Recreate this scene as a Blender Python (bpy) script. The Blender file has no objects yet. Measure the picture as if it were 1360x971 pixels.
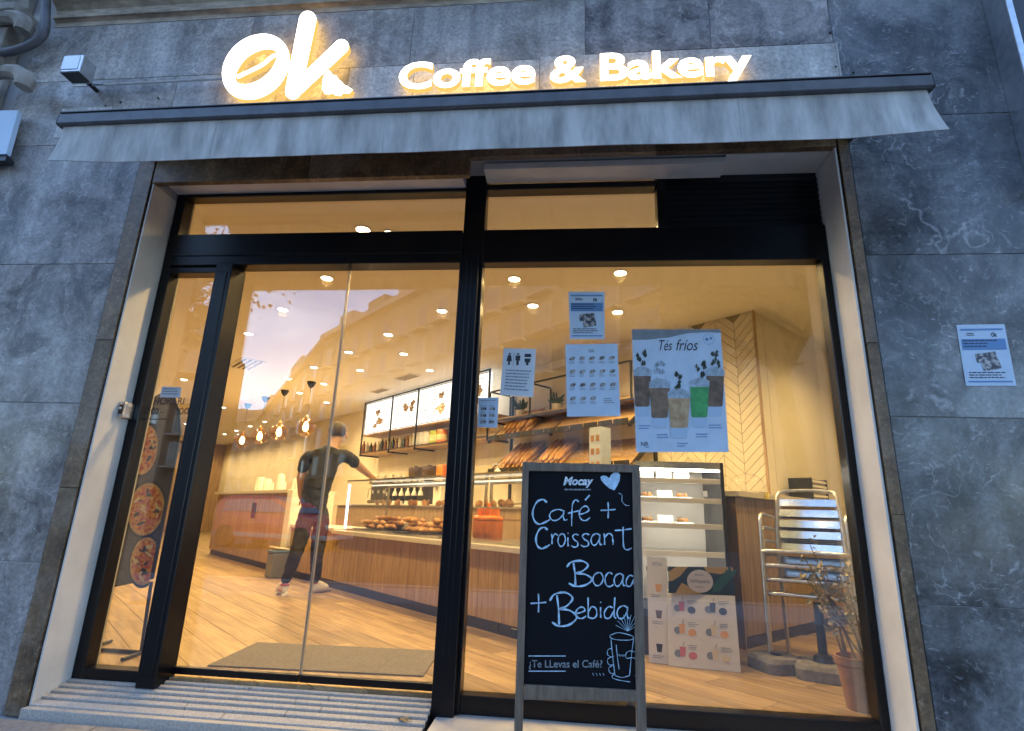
import bpy, bmesh, math, random
from mathutils import Vector, Matrix, Euler
random.seed(7)
SC = bpy.context.scene
COL = SC.collection
R = math.radians

# ------------------------------------------------------------------ camera
CAM = Vector((0, -3.0, 0.86))
FPX = 728.875
_yaw, _pit, _rol = R(5.8456), R(15.4112), R(2.0249)
_f0 = Vector((-math.sin(_yaw), math.cos(_yaw), 0)); _r0 = Vector((math.cos(_yaw), math.sin(_yaw), 0)); _u0 = Vector((0, 0, 1))
FWD = _f0*math.cos(_pit) + _u0*math.sin(_pit)
_u1 = -_f0*math.sin(_pit) + _u0*math.cos(_pit)
RGT = _r0*math.cos(_rol) + _u1*math.sin(_rol)
UPV = -_r0*math.sin(_rol) + _u1*math.cos(_rol)
cam_d = bpy.data.cameras.new('camera'); cam = bpy.data.objects.new('camera', cam_d); COL.objects.link(cam)
cam.matrix_world = Matrix(((RGT.x, UPV.x, -FWD.x, CAM.x), (RGT.y, UPV.y, -FWD.y, CAM.y), (RGT.z, UPV.z, -FWD.z, CAM.z), (0, 0, 0, 1)))
cam_d.sensor_width = 36; cam_d.lens = 36*FPX/1360; cam_d.clip_start = 0.05; cam_d.clip_end = 2000
SC.camera = cam

# ------------------------------------------------------------------ world, sun, exposure
SKY_STRENGTH = 0.15
SUN_EL = R(42)          # low sun, far behind the shop's own building
W = bpy.data.worlds.new('World'); SC.world = W; W.use_nodes = True
nt = W.node_tree; nt.nodes.clear()
out = nt.nodes.new('ShaderNodeOutputWorld'); bg = nt.nodes.new('ShaderNodeBackground')
sky = nt.nodes.new('ShaderNodeTexSky'); sky.sky_type = 'NISHITA'; sky.sun_disc = False
sky.sun_elevation = SUN_EL; sky.sun_rotation = R(20); sky.altitude = 50; sky.air_density = 1.0; sky.dust_density = .1; sky.ozone_density = 5.0
tc = nt.nodes.new('ShaderNodeTexCoord'); mp = nt.nodes.new('ShaderNodeMapping'); mp.inputs['Scale'].default_value = (1, 1, 2.6)
nz = nt.nodes.new('ShaderNodeTexNoise'); nz.inputs['Scale'].default_value = 2.6; nz.inputs['Detail'].default_value = 7; nz.inputs['Roughness'].default_value = .58
rp = nt.nodes.new('ShaderNodeValToRGB'); rp.color_ramp.elements[0].position = .52; rp.color_ramp.elements[1].position = .72
rp.color_ramp.elements[1].color = (.4, .4, .4, 1)
mx = nt.nodes.new('ShaderNodeMixRGB'); mx.inputs['Color2'].default_value = (6.5, 8.0, 10.0, 1)
L = nt.links.new
L(tc.outputs['Generated'], mp.inputs['Vector']); L(mp.outputs[0], nz.inputs['Vector']); L(nz.outputs['Fac'], rp.inputs[0])
L(rp.outputs[0], mx.inputs['Fac']); L(sky.outputs[0], mx.inputs['Color1']); tn = nt.nodes.new('ShaderNodeMixRGB'); tn.blend_type = 'MULTIPLY'; tn.inputs['Fac'].default_value = 1; tn.inputs['Color2'].default_value = (.99, 1.0, 1.0, 1)
L(mx.outputs[0], tn.inputs['Color1']); L(tn.outputs[0], bg.inputs[0]); L(bg.outputs[0], out.inputs[0])
bg.inputs[1].default_value = SKY_STRENGTH
sun_d = bpy.data.lights.new('sun', 'SUN'); sun = bpy.data.objects.new('sun', sun_d); COL.objects.link(sun)
sun_d.energy = 0.5; sun_d.angle = R(12); sun_d.color = (1, .88, .74)
sun.rotation_euler = (Vector((math.sin(R(20))*math.cos(SUN_EL), math.cos(R(20))*math.cos(SUN_EL), math.sin(SUN_EL)))).to_track_quat('Z', 'Y').to_euler()
SC.view_settings.view_transform = 'Standard'; SC.view_settings.look = 'None'
SC.view_settings.exposure = 2.05; SC.view_settings.gamma = 1; SC.view_settings.use_curve_mapping = False
SC.cycles.max_bounces = 6; SC.cycles.transparent_max_bounces = 24; SC.cycles.diffuse_bounces = 3; SC.cycles.glossy_bounces = 3
SC.cycles.use_denoising = True; SC.cycles.use_adaptive_sampling = True; SC.cycles.adaptive_threshold = .02; SC.cycles.light_sampling_threshold = .02; SC.cycles.sample_clamp_indirect = 6; SC.cycles.caustics_reflective = False; SC.cycles.caustics_refractive = False

# ------------------------------------------------------------------ photo pixel -> place
def ray(u, v):
    return FWD + RGT*((u-680)/FPX) - UPV*((v-485)/FPX)
def py(u, v, y):
    d = ray(u, v); return CAM + d*((y-CAM.y)/d.y)
def pz(u, v, z):
    d = ray(u, v); return CAM + d*((z-CAM.z)/d.z)
def pd(u, v, dist):
    d = ray(u, v); return CAM + d*(dist/math.hypot(d.x, d.y))
# interior axes: s runs along the counter towards the far left, n from the counter towards the back wall
B0 = Vector((-0.3575, 1.3422, 0)); ANG = R(46.67)
SV = Vector((-math.sin(ANG), math.cos(ANG), 0)); NV = Vector((math.cos(ANG), math.sin(ANG), 0))
def SN(s, n, z=0): return B0 + SV*s + NV*n + Vector((0, 0, z))
def pn(u, v, n):
    d = ray(u, v); return CAM + d*((B0 + NV*n - CAM).dot(NV)/d.dot(NV))
def ps(u, v, s):
    d = ray(u, v); return CAM + d*((B0 + SV*s - CAM).dot(SV)/d.dot(SV))
def to_sn(p): q = p - B0; return q.dot(SV), q.dot(NV), p.z
SROT = math.atan2(SV.y, SV.x)      # rotation that turns local x into the counter direction

# ------------------------------------------------------------------ materials
MATS = {}
def nn(t, k, **kw):
    n = t.nodes.new(k)
    for a, b in kw.items(): setattr(n, a, b)
    return n
def mat(name, col, rough=.5, metal=0, var=0, vscale=8, bump=0, bscale=60, col2=None, stretch=(1, 1, 1), objvar=0, spec=.5, emit=None, estr=0, trans=0, vdetail=5, ramp=(.35, .65), coat=0):
    """plain principled material with procedural colour variation, grain and relief"""
    if name in MATS: return MATS[name]
    m = bpy.data.materials.new(name); m.use_nodes = True; t = m.node_tree; p = t.nodes['Principled BSDF']
    p.inputs['Base Color'].default_value = (*col, 1); p.inputs['Roughness'].default_value = rough; p.inputs['Metallic'].default_value = metal
    p.inputs['Specular IOR Level'].default_value = spec; p.inputs['Coat Weight'].default_value = coat
    if trans: p.inputs['Transmission Weight'].default_value = trans
    if emit: p.inputs['Emission Color'].default_value = (*emit, 1); p.inputs['Emission Strength'].default_value = estr
    tcn = nn(t, 'ShaderNodeTexCoord'); mpn = nn(t, 'ShaderNodeMapping'); mpn.inputs['Scale'].default_value = stretch
    t.links.new(tcn.outputs['Object'], mpn.inputs['Vector'])
    vec = mpn.outputs[0]
    if objvar:
        oi = nn(t, 'ShaderNodeObjectInfo'); ad = nn(t, 'ShaderNodeVectorMath', operation='MULTIPLY_ADD')
        cmb = nn(t, 'ShaderNodeCombineXYZ')
        for i in range(3): t.links.new(oi.outputs['Random'], cmb.inputs[i])
        ad.inputs[1].default_value = (37, 53, 71)
        t.links.new(cmb.outputs[0], ad.inputs[0]); t.links.new(vec, ad.inputs[2]); vec = ad.outputs[0]
    src = None
    if var or col2:
        nzn = nn(t, 'ShaderNodeTexNoise'); nzn.inputs['Scale'].default_value = vscale; nzn.inputs['Detail'].default_value = vdetail; nzn.inputs['Roughness'].default_value = .6
        t.links.new(vec, nzn.inputs['Vector'])
        r = nn(t, 'ShaderNodeValToRGB'); r.color_ramp.elements[0].position = ramp[0]; r.color_ramp.elements[1].position = ramp[1]
        c2 = col2 or tuple(min(1, c*(1+var)) for c in col); c1 = col if col2 else tuple(c*(1-var) for c in col)
        r.color_ramp.elements[0].color = (*c1, 1); r.color_ramp.elements[1].color = (*c2, 1)
        t.links.new(nzn.outputs['Fac'], r.inputs[0]); src = r.outputs[0]
    if objvar:
        hs = nn(t, 'ShaderNodeHueSaturation'); mr = nn(t, 'ShaderNodeMapRange'); mr.inputs[3].default_value = 1-objvar; mr.inputs[4].default_value = 1+objvar
        oi2 = nn(t, 'ShaderNodeObjectInfo'); t.links.new(oi2.outputs['Random'], mr.inputs[0]); t.links.new(mr.outputs[0], hs.inputs['Value'])
        if src: t.links.new(src, hs.inputs['Color'])
        else: hs.inputs['Color'].default_value = (*col, 1)
        src = hs.outputs[0]
    if src: t.links.new(src, p.inputs['Base Color'])
    if bump:
        bn = nn(t, 'ShaderNodeTexNoise'); bn.inputs['Scale'].default_value = bscale; bn.inputs['Detail'].default_value = 4
        t.links.new(vec, bn.inputs['Vector']); b = nn(t, 'ShaderNodeBump'); b.inputs['Strength'].default_value = bump; b.inputs['Distance'].default_value = .01
        t.links.new(bn.outputs['Fac'], b.inputs['Height']); t.links.new(b.outputs[0], p.inputs['Normal'])
    MATS[name] = m; return m

def glass(name, f0=.045, tint=(1, 1, 1)):
    """thin pane: Schlick mix of clear transmission and mirror reflection"""
    if name in MATS: return MATS[name]
    m = bpy.data.materials.new(name); m.use_nodes = True; t = m.node_tree; t.nodes.clear()
    o = nn(t, 'ShaderNodeOutputMaterial'); mixs = nn(t, 'ShaderNodeMixShader'); tr = nn(t, 'ShaderNodeBsdfTransparent'); gl = nn(t, 'ShaderNodeBsdfGlossy')
    gl.inputs['Roughness'].default_value = 0.0; tr.inputs[0].default_value = (*tint, 1)
    lw = nn(t, 'ShaderNodeLayerWeight'); lw.inputs['Blend'].default_value = .5
    pw = nn(t, 'ShaderNodeMath', operation='POWER'); pw.inputs[1].default_value = 5
    ma = nn(t, 'ShaderNodeMath', operation='MULTIPLY_ADD'); ma.inputs[1].default_value = 1-f0; ma.inputs[2].default_value = f0
    t.links.new(lw.outputs['Facing'], pw.inputs[0]); t.links.new(pw.outputs[0], ma.inputs[0]); t.links.new(ma.outputs[0], mixs.inputs[0])
    t.links.new(tr.outputs[0], mixs.inputs[1]); t.links.new(gl.outputs[0], mixs.inputs[2]); t.links.new(mixs.outputs[0], o.inputs[0])
    MATS[name] = m; return m

def emis(name, col, st):
    if name in MATS: return MATS[name]
    m = bpy.data.materials.new(name); m.use_nodes = True; t = m.node_tree; t.nodes.clear()
    o = nn(t, 'ShaderNodeOutputMaterial'); e = nn(t, 'ShaderNodeEmission'); e.inputs[0].default_value = (*col, 1); e.inputs[1].default_value = st
    t.links.new(e.outputs[0], o.inputs[0]); MATS[name] = m; return m

def marble(name, dark, light, vein, rough=.3, vs=1.0):
    """polished fossil-flecked limestone: cloudy ground, thin pale veins, shell flecks, dull worn patches"""
    if name in MATS: return MATS[name]
    m = bpy.data.materials.new(name); m.use_nodes = True; t = m.node_tree; p = t.nodes['Principled BSDF']
    tcn = nn(t, 'ShaderNodeTexCoord'); oi = nn(t, 'ShaderNodeObjectInfo'); ad = nn(t, 'ShaderNodeVectorMath', operation='MULTIPLY_ADD')
    cmb = nn(t, 'ShaderNodeCombineXYZ')
    for i in range(3): t.links.new(oi.outputs['Random'], cmb.inputs[i])
    ad.inputs[1].default_value = (17, 23, 31); t.links.new(cmb.outputs[0], ad.inputs[0]); t.links.new(tcn.outputs['Object'], ad.inputs[2])
    V = ad.outputs[0]
    n1 = nn(t, 'ShaderNodeTexNoise'); n1.inputs['Scale'].default_value = 3.0*vs; n1.inputs['Detail'].default_value = 9; n1.inputs['Roughness'].default_value = .72; n1.inputs['Distortion'].default_value = .6
    t.links.new(V, n1.inputs['Vector'])
    r1 = nn(t, 'ShaderNodeValToRGB'); r1.color_ramp.elements[0].position = .38; r1.color_ramp.elements[1].position = .66
    r1.color_ramp.elements[0].color = (*dark, 1); r1.color_ramp.elements[1].color = (*light, 1); t.links.new(n1.outputs['Fac'], r1.inputs[0])
    # warped coordinates for the veins
    nw = nn(t, 'ShaderNodeTexNoise'); nw.inputs['Scale'].default_value = 2.2*vs; nw.inputs['Detail'].default_value = 5; t.links.new(V, nw.inputs['Vector'])
    wa = nn(t, 'ShaderNodeVectorMath', operation='MULTIPLY_ADD'); wa.inputs[1].default_value = (.7, .7, .7)
    t.links.new(nw.outputs['Color'], wa.inputs[0]); t.links.new(V, wa.inputs[2])
    src = r1.outputs[0]
    for sc_, bw, am, mk in ((1.0*vs, .006, .45, .46), (2.6*vs, .009, .42, .50), (7*vs, .016, .30, .53), (17*vs, .032, .30, .54)):
        vo = nn(t, 'ShaderNodeTexNoise'); vo.inputs['Scale'].default_value = sc_; vo.inputs['Detail'].default_value = 3; vo.inputs['Distortion'].default_value = .5; t.links.new(wa.outputs[0] if sc_ < 5 else V, vo.inputs['Vector'])
        sb_ = nn(t, 'ShaderNodeMath', operation='SUBTRACT'); sb_.inputs[1].default_value = .5; t.links.new(vo.outputs['Fac'], sb_.inputs[0])
        ab_ = nn(t, 'ShaderNodeMath', operation='ABSOLUTE'); t.links.new(sb_.outputs[0], ab_.inputs[0])
        rr = nn(t, 'ShaderNodeMapRange'); rr.inputs[1].default_value = 0; rr.inputs[2].default_value = bw; rr.inputs[3].default_value = am; rr.inputs[4].default_value = 0; t.links.new(ab_.outputs[0], rr.inputs[0])
        br = nn(t, 'ShaderNodeTexNoise'); br.inputs['Scale'].default_value = 1.7*sc_; br.inputs['Detail'].default_value = 3; t.links.new(V, br.inputs['Vector'])
        b2 = nn(t, 'ShaderNodeMapRange'); b2.inputs[1].default_value = mk; b2.inputs[2].default_value = mk+.12; t.links.new(br.outputs['Fac'], b2.inputs[0])
        mu = nn(t, 'ShaderNodeMath', operation='MULTIPLY'); t.links.new(rr.outputs[0], mu.inputs[0]); t.links.new(b2.outputs[0], mu.inputs[1])
        mi = nn(t, 'ShaderNodeMixRGB'); mi.inputs['Color2'].default_value = (*vein, 1); t.links.new(mu.outputs[0], mi.inputs['Fac']); t.links.new(src, mi.inputs['Color1']); src = mi.outputs[0]
    # shell flecks: short pale dashes
    mpf = nn(t, 'ShaderNodeMapping'); mpf.inputs['Rotation'].default_value = (0, .5, 0); mpf.inputs['Scale'].default_value = (9, 9, 26)
    t.links.new(wa.outputs[0], mpf.inputs['Vector'])
    vf = nn(t, 'ShaderNodeTexVoronoi'); vf.inputs['Scale'].default_value = 1.0*vs; t.links.new(mpf.outputs[0], vf.inputs['Vector'])
    rf = nn(t, 'ShaderNodeValToRGB'); rf.color_ramp.elements[0].position = .05; rf.color_ramp.elements[1].position = .22; rf.color_ramp.elements[0].color = (.38, .38, .38, 1); rf.color_ramp.elements[1].color = (0, 0, 0, 1)
    t.links.new(vf.outputs['Distance'], rf.inputs[0])
    mf = nn(t, 'ShaderNodeMixRGB'); mf.inputs['Color2'].default_value = (*vein, 1); t.links.new(rf.outputs[0], mf.inputs['Fac']); t.links.new(src, mf.inputs['Color1'])
    nL = nn(t, 'ShaderNodeTexNoise'); nL.inputs['Scale'].default_value = .95; nL.inputs['Detail'].default_value = 8; nL.inputs['Roughness'].default_value = .58; t.links.new(V, nL.inputs['Vector'])
    rL = nn(t, 'ShaderNodeMapRange'); rL.inputs[1].default_value = .53; rL.inputs[2].default_value = .575; rL.inputs[4].default_value = .55; t.links.new(nL.outputs['Fac'], rL.inputs[0])
    mL = nn(t, 'ShaderNodeMixRGB'); mL.inputs['Color2'].default_value = (*[.35*a+.25*b+.06 for a, b in zip(light, vein)], 1); t.links.new(rL.outputs[0], mL.inputs['Fac']); t.links.new(mf.outputs[0], mL.inputs['Color1'])
    mpg = nn(t, 'ShaderNodeMapping'); mpg.inputs['Scale'].default_value = (7, 7, .55); t.links.new(V, mpg.inputs['Vector'])
    ng = nn(t, 'ShaderNodeTexNoise'); ng.inputs['Scale'].default_value = 1.6; ng.inputs['Detail'].default_value = 6; t.links.new(mpg.outputs[0], ng.inputs['Vector'])
    rg_ = nn(t, 'ShaderNodeMapRange'); rg_.inputs[1].default_value = .35; rg_.inputs[2].default_value = .65; rg_.inputs[3].default_value = .72; rg_.inputs[4].default_value = 1.12; t.links.new(ng.outputs['Fac'], rg_.inputs[0])
    nf = nn(t, 'ShaderNodeTexNoise'); nf.inputs['Scale'].default_value = 48; nf.inputs['Detail'].default_value = 5; nf.inputs['Roughness'].default_value = .7; t.links.new(V, nf.inputs['Vector'])
    rf2 = nn(t, 'ShaderNodeMapRange'); rf2.inputs[1].default_value = .35; rf2.inputs[2].default_value = .65; rf2.inputs[3].default_value = .72; rf2.inputs[4].default_value = 1.28; t.links.new(nf.outputs['Fac'], rf2.inputs[0])
    mg_ = nn(t, 'ShaderNodeMath', operation='MULTIPLY'); t.links.new(rg_.outputs[0], mg_.inputs[0]); t.links.new(rf2.outputs[0], mg_.inputs[1])
    hg = nn(t, 'ShaderNodeHueSaturation'); t.links.new(mg_.outputs[0], hg.inputs['Value']); t.links.new(mL.outputs[0], hg.inputs['Color'])   # run-off streaks
    t.links.new(hg.outputs[0], p.inputs['Base Color'])
    n3 = nn(t, 'ShaderNodeTexNoise'); n3.inputs['Scale'].default_value = 1.6; n3.inputs['Detail'].default_value = 6; t.links.new(V, n3.inputs['Vector'])
    r3 = nn(t, 'ShaderNodeMapRange'); r3.inputs[1].default_value = .35; r3.inputs[2].default_value = .68; r3.inputs[3].default_value = rough*.55; r3.inputs[4].default_value = min(.85, rough*1.8)
    t.links.new(n3.outputs['Fac'], r3.inputs[0]); t.links.new(r3.outputs[0], p.inputs['Roughness'])
    nb = nn(t, 'ShaderNodeTexNoise'); nb.inputs['Scale'].default_value = 26; nb.inputs['Detail'].default_value = 5; t.links.new(V, nb.inputs['Vector'])
    b = nn(t, 'ShaderNodeBump'); b.inputs['Strength'].default_value = .08; b.inputs['Distance'].default_value = .01; t.links.new(nb.outputs['Fac'], b.inputs['Height']); t.links.new(b.outputs[0], p.inputs['Normal'])
    MATS[name] = m; return m

M_marb = marble('dark_marble', (.019, .021, .026), (.175, .18, .19), (.58, .59, .60), .24)
M_marbL = marble('brown_grey_marble', (.062, .052, .052), (.40, .365, .35), (.74, .71, .68), .34, 1.3)
M_marbT = marble('lintel_marble', (.22, .20, .18), (.50, .465, .43), (.68, .65, .61), .5, 1.2)
M_patch = marble('pale_patch_stone', (.42, .41, .39), (.60, .585, .56), (.68, .67, .64), .55, 1.4)
M_brown = marble('brown_stone', (.085, .046, .020), (.23, .138, .066), (.45, .35, .25), .55, 2.2)
M_corn = mat('cornice_stone', (.40, .33, .25), .8, var=.35, vscale=6, bump=.25, bscale=30, stretch=(1, 1, 3))
M_carve = mat('carved_stone', (.26, .235, .20), .85, var=.4, vscale=5, bump=.4, bscale=14)
M_mortar = mat('mortar', (.36, .36, .36), .9)
M_reveal = mat('painted_reveal', (.62, .60, .57), .75, var=.10, vscale=3, bump=.12, bscale=160, vdetail=8)
M_black = mat('black_aluminium', (.0028, .0036, .006), .3, .0, var=.25, vscale=4, spec=.3)
M_blackm = mat('black_metal', (.016, .015, .014), .45)
M_panel = mat('dark_infill', (.007, .009, .013), .45, var=.3, vscale=3, stretch=(1, 1, 8))
M_glass = glass('shop_glass', .125, (.985, .99, .985))
M_cglass = glass('case_glass', .035)
M_awnbar = mat('awning_bar_paint', (.10, .105, .115), .38, .3, var=.2, vscale=10)
M_cloth = mat('awning_cloth', (.43, .43, .42), .85, var=.34, vscale=2.2, bump=.15, bscale=220, stretch=(5, 1, 1.2), vdetail=9)
M_alu = mat('brushed_aluminium', (.62, .63, .64), .28, 1.0, var=.12, vscale=20)
M_chrome = mat('chrome', (.75, .75, .75), .12, 1.0)
M_steel = mat('stainless', (.6, .6, .59), .25, 1.0, var=.1, vscale=12, stretch=(1, 1, 10))
M_white = mat('white_paint', (.78, .76, .72), .6)
M_ceil = mat('ceiling_paint', (.78, .755, .70), .85, bump=.05, bscale=90)
M_wallp = mat('wall_plaster', (.74, .69, .60), .85, var=.05, vscale=2, bump=.08, bscale=60)
M_tile = mat('cream_wall_tile', (.72, .67, .56), .22, objvar=.06, coat=.3)
M_grout = mat('grout', (.26, .22, .16), .9)
M_wood = mat('oak_panel', (.29, .175, .085), .5, col2=(.52, .36, .195), vscale=7, stretch=(4, 4, .35), objvar=.07, bump=.06, bscale=40, ramp=(.3, .7))
M_woodb = mat('walnut_bar_front', (.24, .16, .095), .5, col2=(.38, .27, .17), vscale=7, stretch=(5, 5, .4), bump=.05, bscale=40)
M_plank = mat('wood_look_floor_tile', (.19, .118, .058), .38, col2=(.48, .335, .18), vscale=5, stretch=(.35, 5, 1), objvar=.2, bump=.03, bscale=40, ramp=(.28, .74))
M_fbase = mat('floor_joint', (.22, .155, .09), .8, col2=(.34, .25, .15), vscale=5)
M_stoneT = mat('pale_worktop', (.66, .62, .55), .35, var=.06, vscale=30)
M_plinth = mat('plinth_metal', (.06, .055, .05), .35, .6)
M_mat = mat('grey_mat', (.165, .145, .125), .95, var=.2, vscale=60, bump=.5, bscale=300)
M_slate = mat('blackboard', (.0022, .003, .006), .7, var=.35, vscale=4, spec=.2)
M_ashw = mat('weathered_board_frame', (.12, .088, .062), .65, col2=(.20, .155, .115), vscale=10, stretch=(6, 6, .7), bump=.15, bscale=50)
M_chalk = mat('chalk', (.62, .72, .82), .9, var=.25, vscale=70)
M_chalkb = mat('blue_chalk', (.42, .62, .80), .9, var=.25, vscale=50)
M_paper = mat('paper', (.60, .66, .72), .7, var=.04, vscale=12)
M_paperb = mat('pale_blue_paper', (.50, .63, .78), .65, var=.06, vscale=10)
M_ink = mat('ink', (.03, .035, .05), .7)
M_inkg = mat('grey_ink', (.20, .24, .30), .7)
M_inkb = mat('blue_ink', (.12, .26, .50), .7)
M_gran = mat('granite_ramp', (.42, .395, .36), .62, var=.16, vscale=90, bump=.3, bscale=160, vdetail=3)
M_groove = mat('ramp_groove', (.02, .018, .016), .8)
M_sill = mat('pale_marble_sill', (.62, .59, .54), .35, var=.12, vscale=5)
M_pave = mat('pavement_slab', (.22, .215, .21), .8, var=.2, vscale=40, bump=.2, bscale=120, objvar=.08)
M_asph = mat('asphalt', (.05, .05, .052), .85, var=.3, vscale=60, bump=.3, bscale=200)
M_terra = mat('terracotta', (.27, .13, .062), .7, var=.2, vscale=12, bump=.1, bscale=50)
M_conc = mat('umbrella_base_concrete', (.19, .175, .16), .85, var=.25, vscale=25, bump=.4, bscale=90)
M_leafd = mat('dry_leaf', (.30, .25, .14), .7, col2=(.46, .40, .26), vscale=12, objvar=.1)
M_stem = mat('dry_stem', (.22, .16, .09), .8)
M_croi = mat('pastry_crust', (.34, .145, .04), .45, col2=(.62, .34, .12), vscale=9, bump=.35, bscale=30, objvar=.15)
M_bread = mat('bread_crust', (.42, .20, .065), .6, col2=(.68, .42, .19), vscale=8, bump=.35, bscale=26, objvar=.12)
M_lettu = mat('pale_filling', (.70, .60, .38), .6, var=.2, vscale=20)
M_orange = mat('orange_plastic', (.85, .22, .03), .35)
M_clearp = glass('clear_plastic', .06, (.93, .95, .97))
M_skin = mat('skin', (.50, .30, .20), .5, var=.06, vscale=8)
M_shirt = mat('charcoal_shirt', (.022, .023, .028), .9, var=.25, vscale=10, bump=.3, bscale=30)
M_jean = mat('dark_jeans', (.040, .036, .038), .9, var=.3, vscale=10, bump=.3, bscale=60)
M_hair = mat('short_hair', (.05, .035, .025), .7, var=.3, vscale=60, bump=.5, bscale=120)
M_shoe = mat('white_shoe', (.72, .70, .66), .6)
M_red = mat('red_trim', (.55, .10, .05), .6)
M_bin = mat('bin_steel', (.20, .21, .23), .35, .3)
M_bag = mat('blue_bin_bag', (.12, .20, .36), .4)
M_cup = mat('white_ceramic', (.78, .76, .72), .25)
M_dark = mat('dark_plastic', (.02, .02, .022), .35)
M_green = mat('leaf_green', (.06, .13, .04), .6, var=.4, vscale=10)
M_print_white = mat('printed_white', (.72, .70, .68), .55)
M_teal = mat('dark_teal_print', (.02, .045, .055), .6)
M_ochre = mat('ochre_print', (.55, .36, .12), .6)
M_pizz = mat('pizza_print', (.62, .07, .006), .55, col2=(.90, .42, .03), vscale=42, vdetail=3, ramp=(.42, .56))
M_crusty = mat('pizza_crust_print', (.72, .38, .07), .6, var=.3, vscale=40)
M_bannerd = mat('banner_dark', (.07, .05, .036), .6, var=.3, vscale=6)
M_tea = mat('tea_print', (.16, .105, .075), .5, var=.35, vscale=25)
M_teal2 = mat('amber_tea_print', (.38, .24, .12), .5, col2=(.55, .40, .24), vscale=30)
M_greentea = mat('green_tea_print', (.06, .33, .11), .5, var=.2, vscale=30)
M_icep = mat('iced_foam_print', (.33, .42, .50), .6, var=.25, vscale=50)
M_glassp = mat('glass_base_print', (.40, .55, .72), .5)
M_herb = mat('herb_print', (.06, .08, .06), .7, var=.5, vscale=40)
WARM = (1.0, .67, .25)
M_lamp = emis('downlight_lens', (1.0, .86, .62), 6)
M_bulb = emis('filament_glow', (1.0, .70, .28), 14)
M_menu = None

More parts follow.
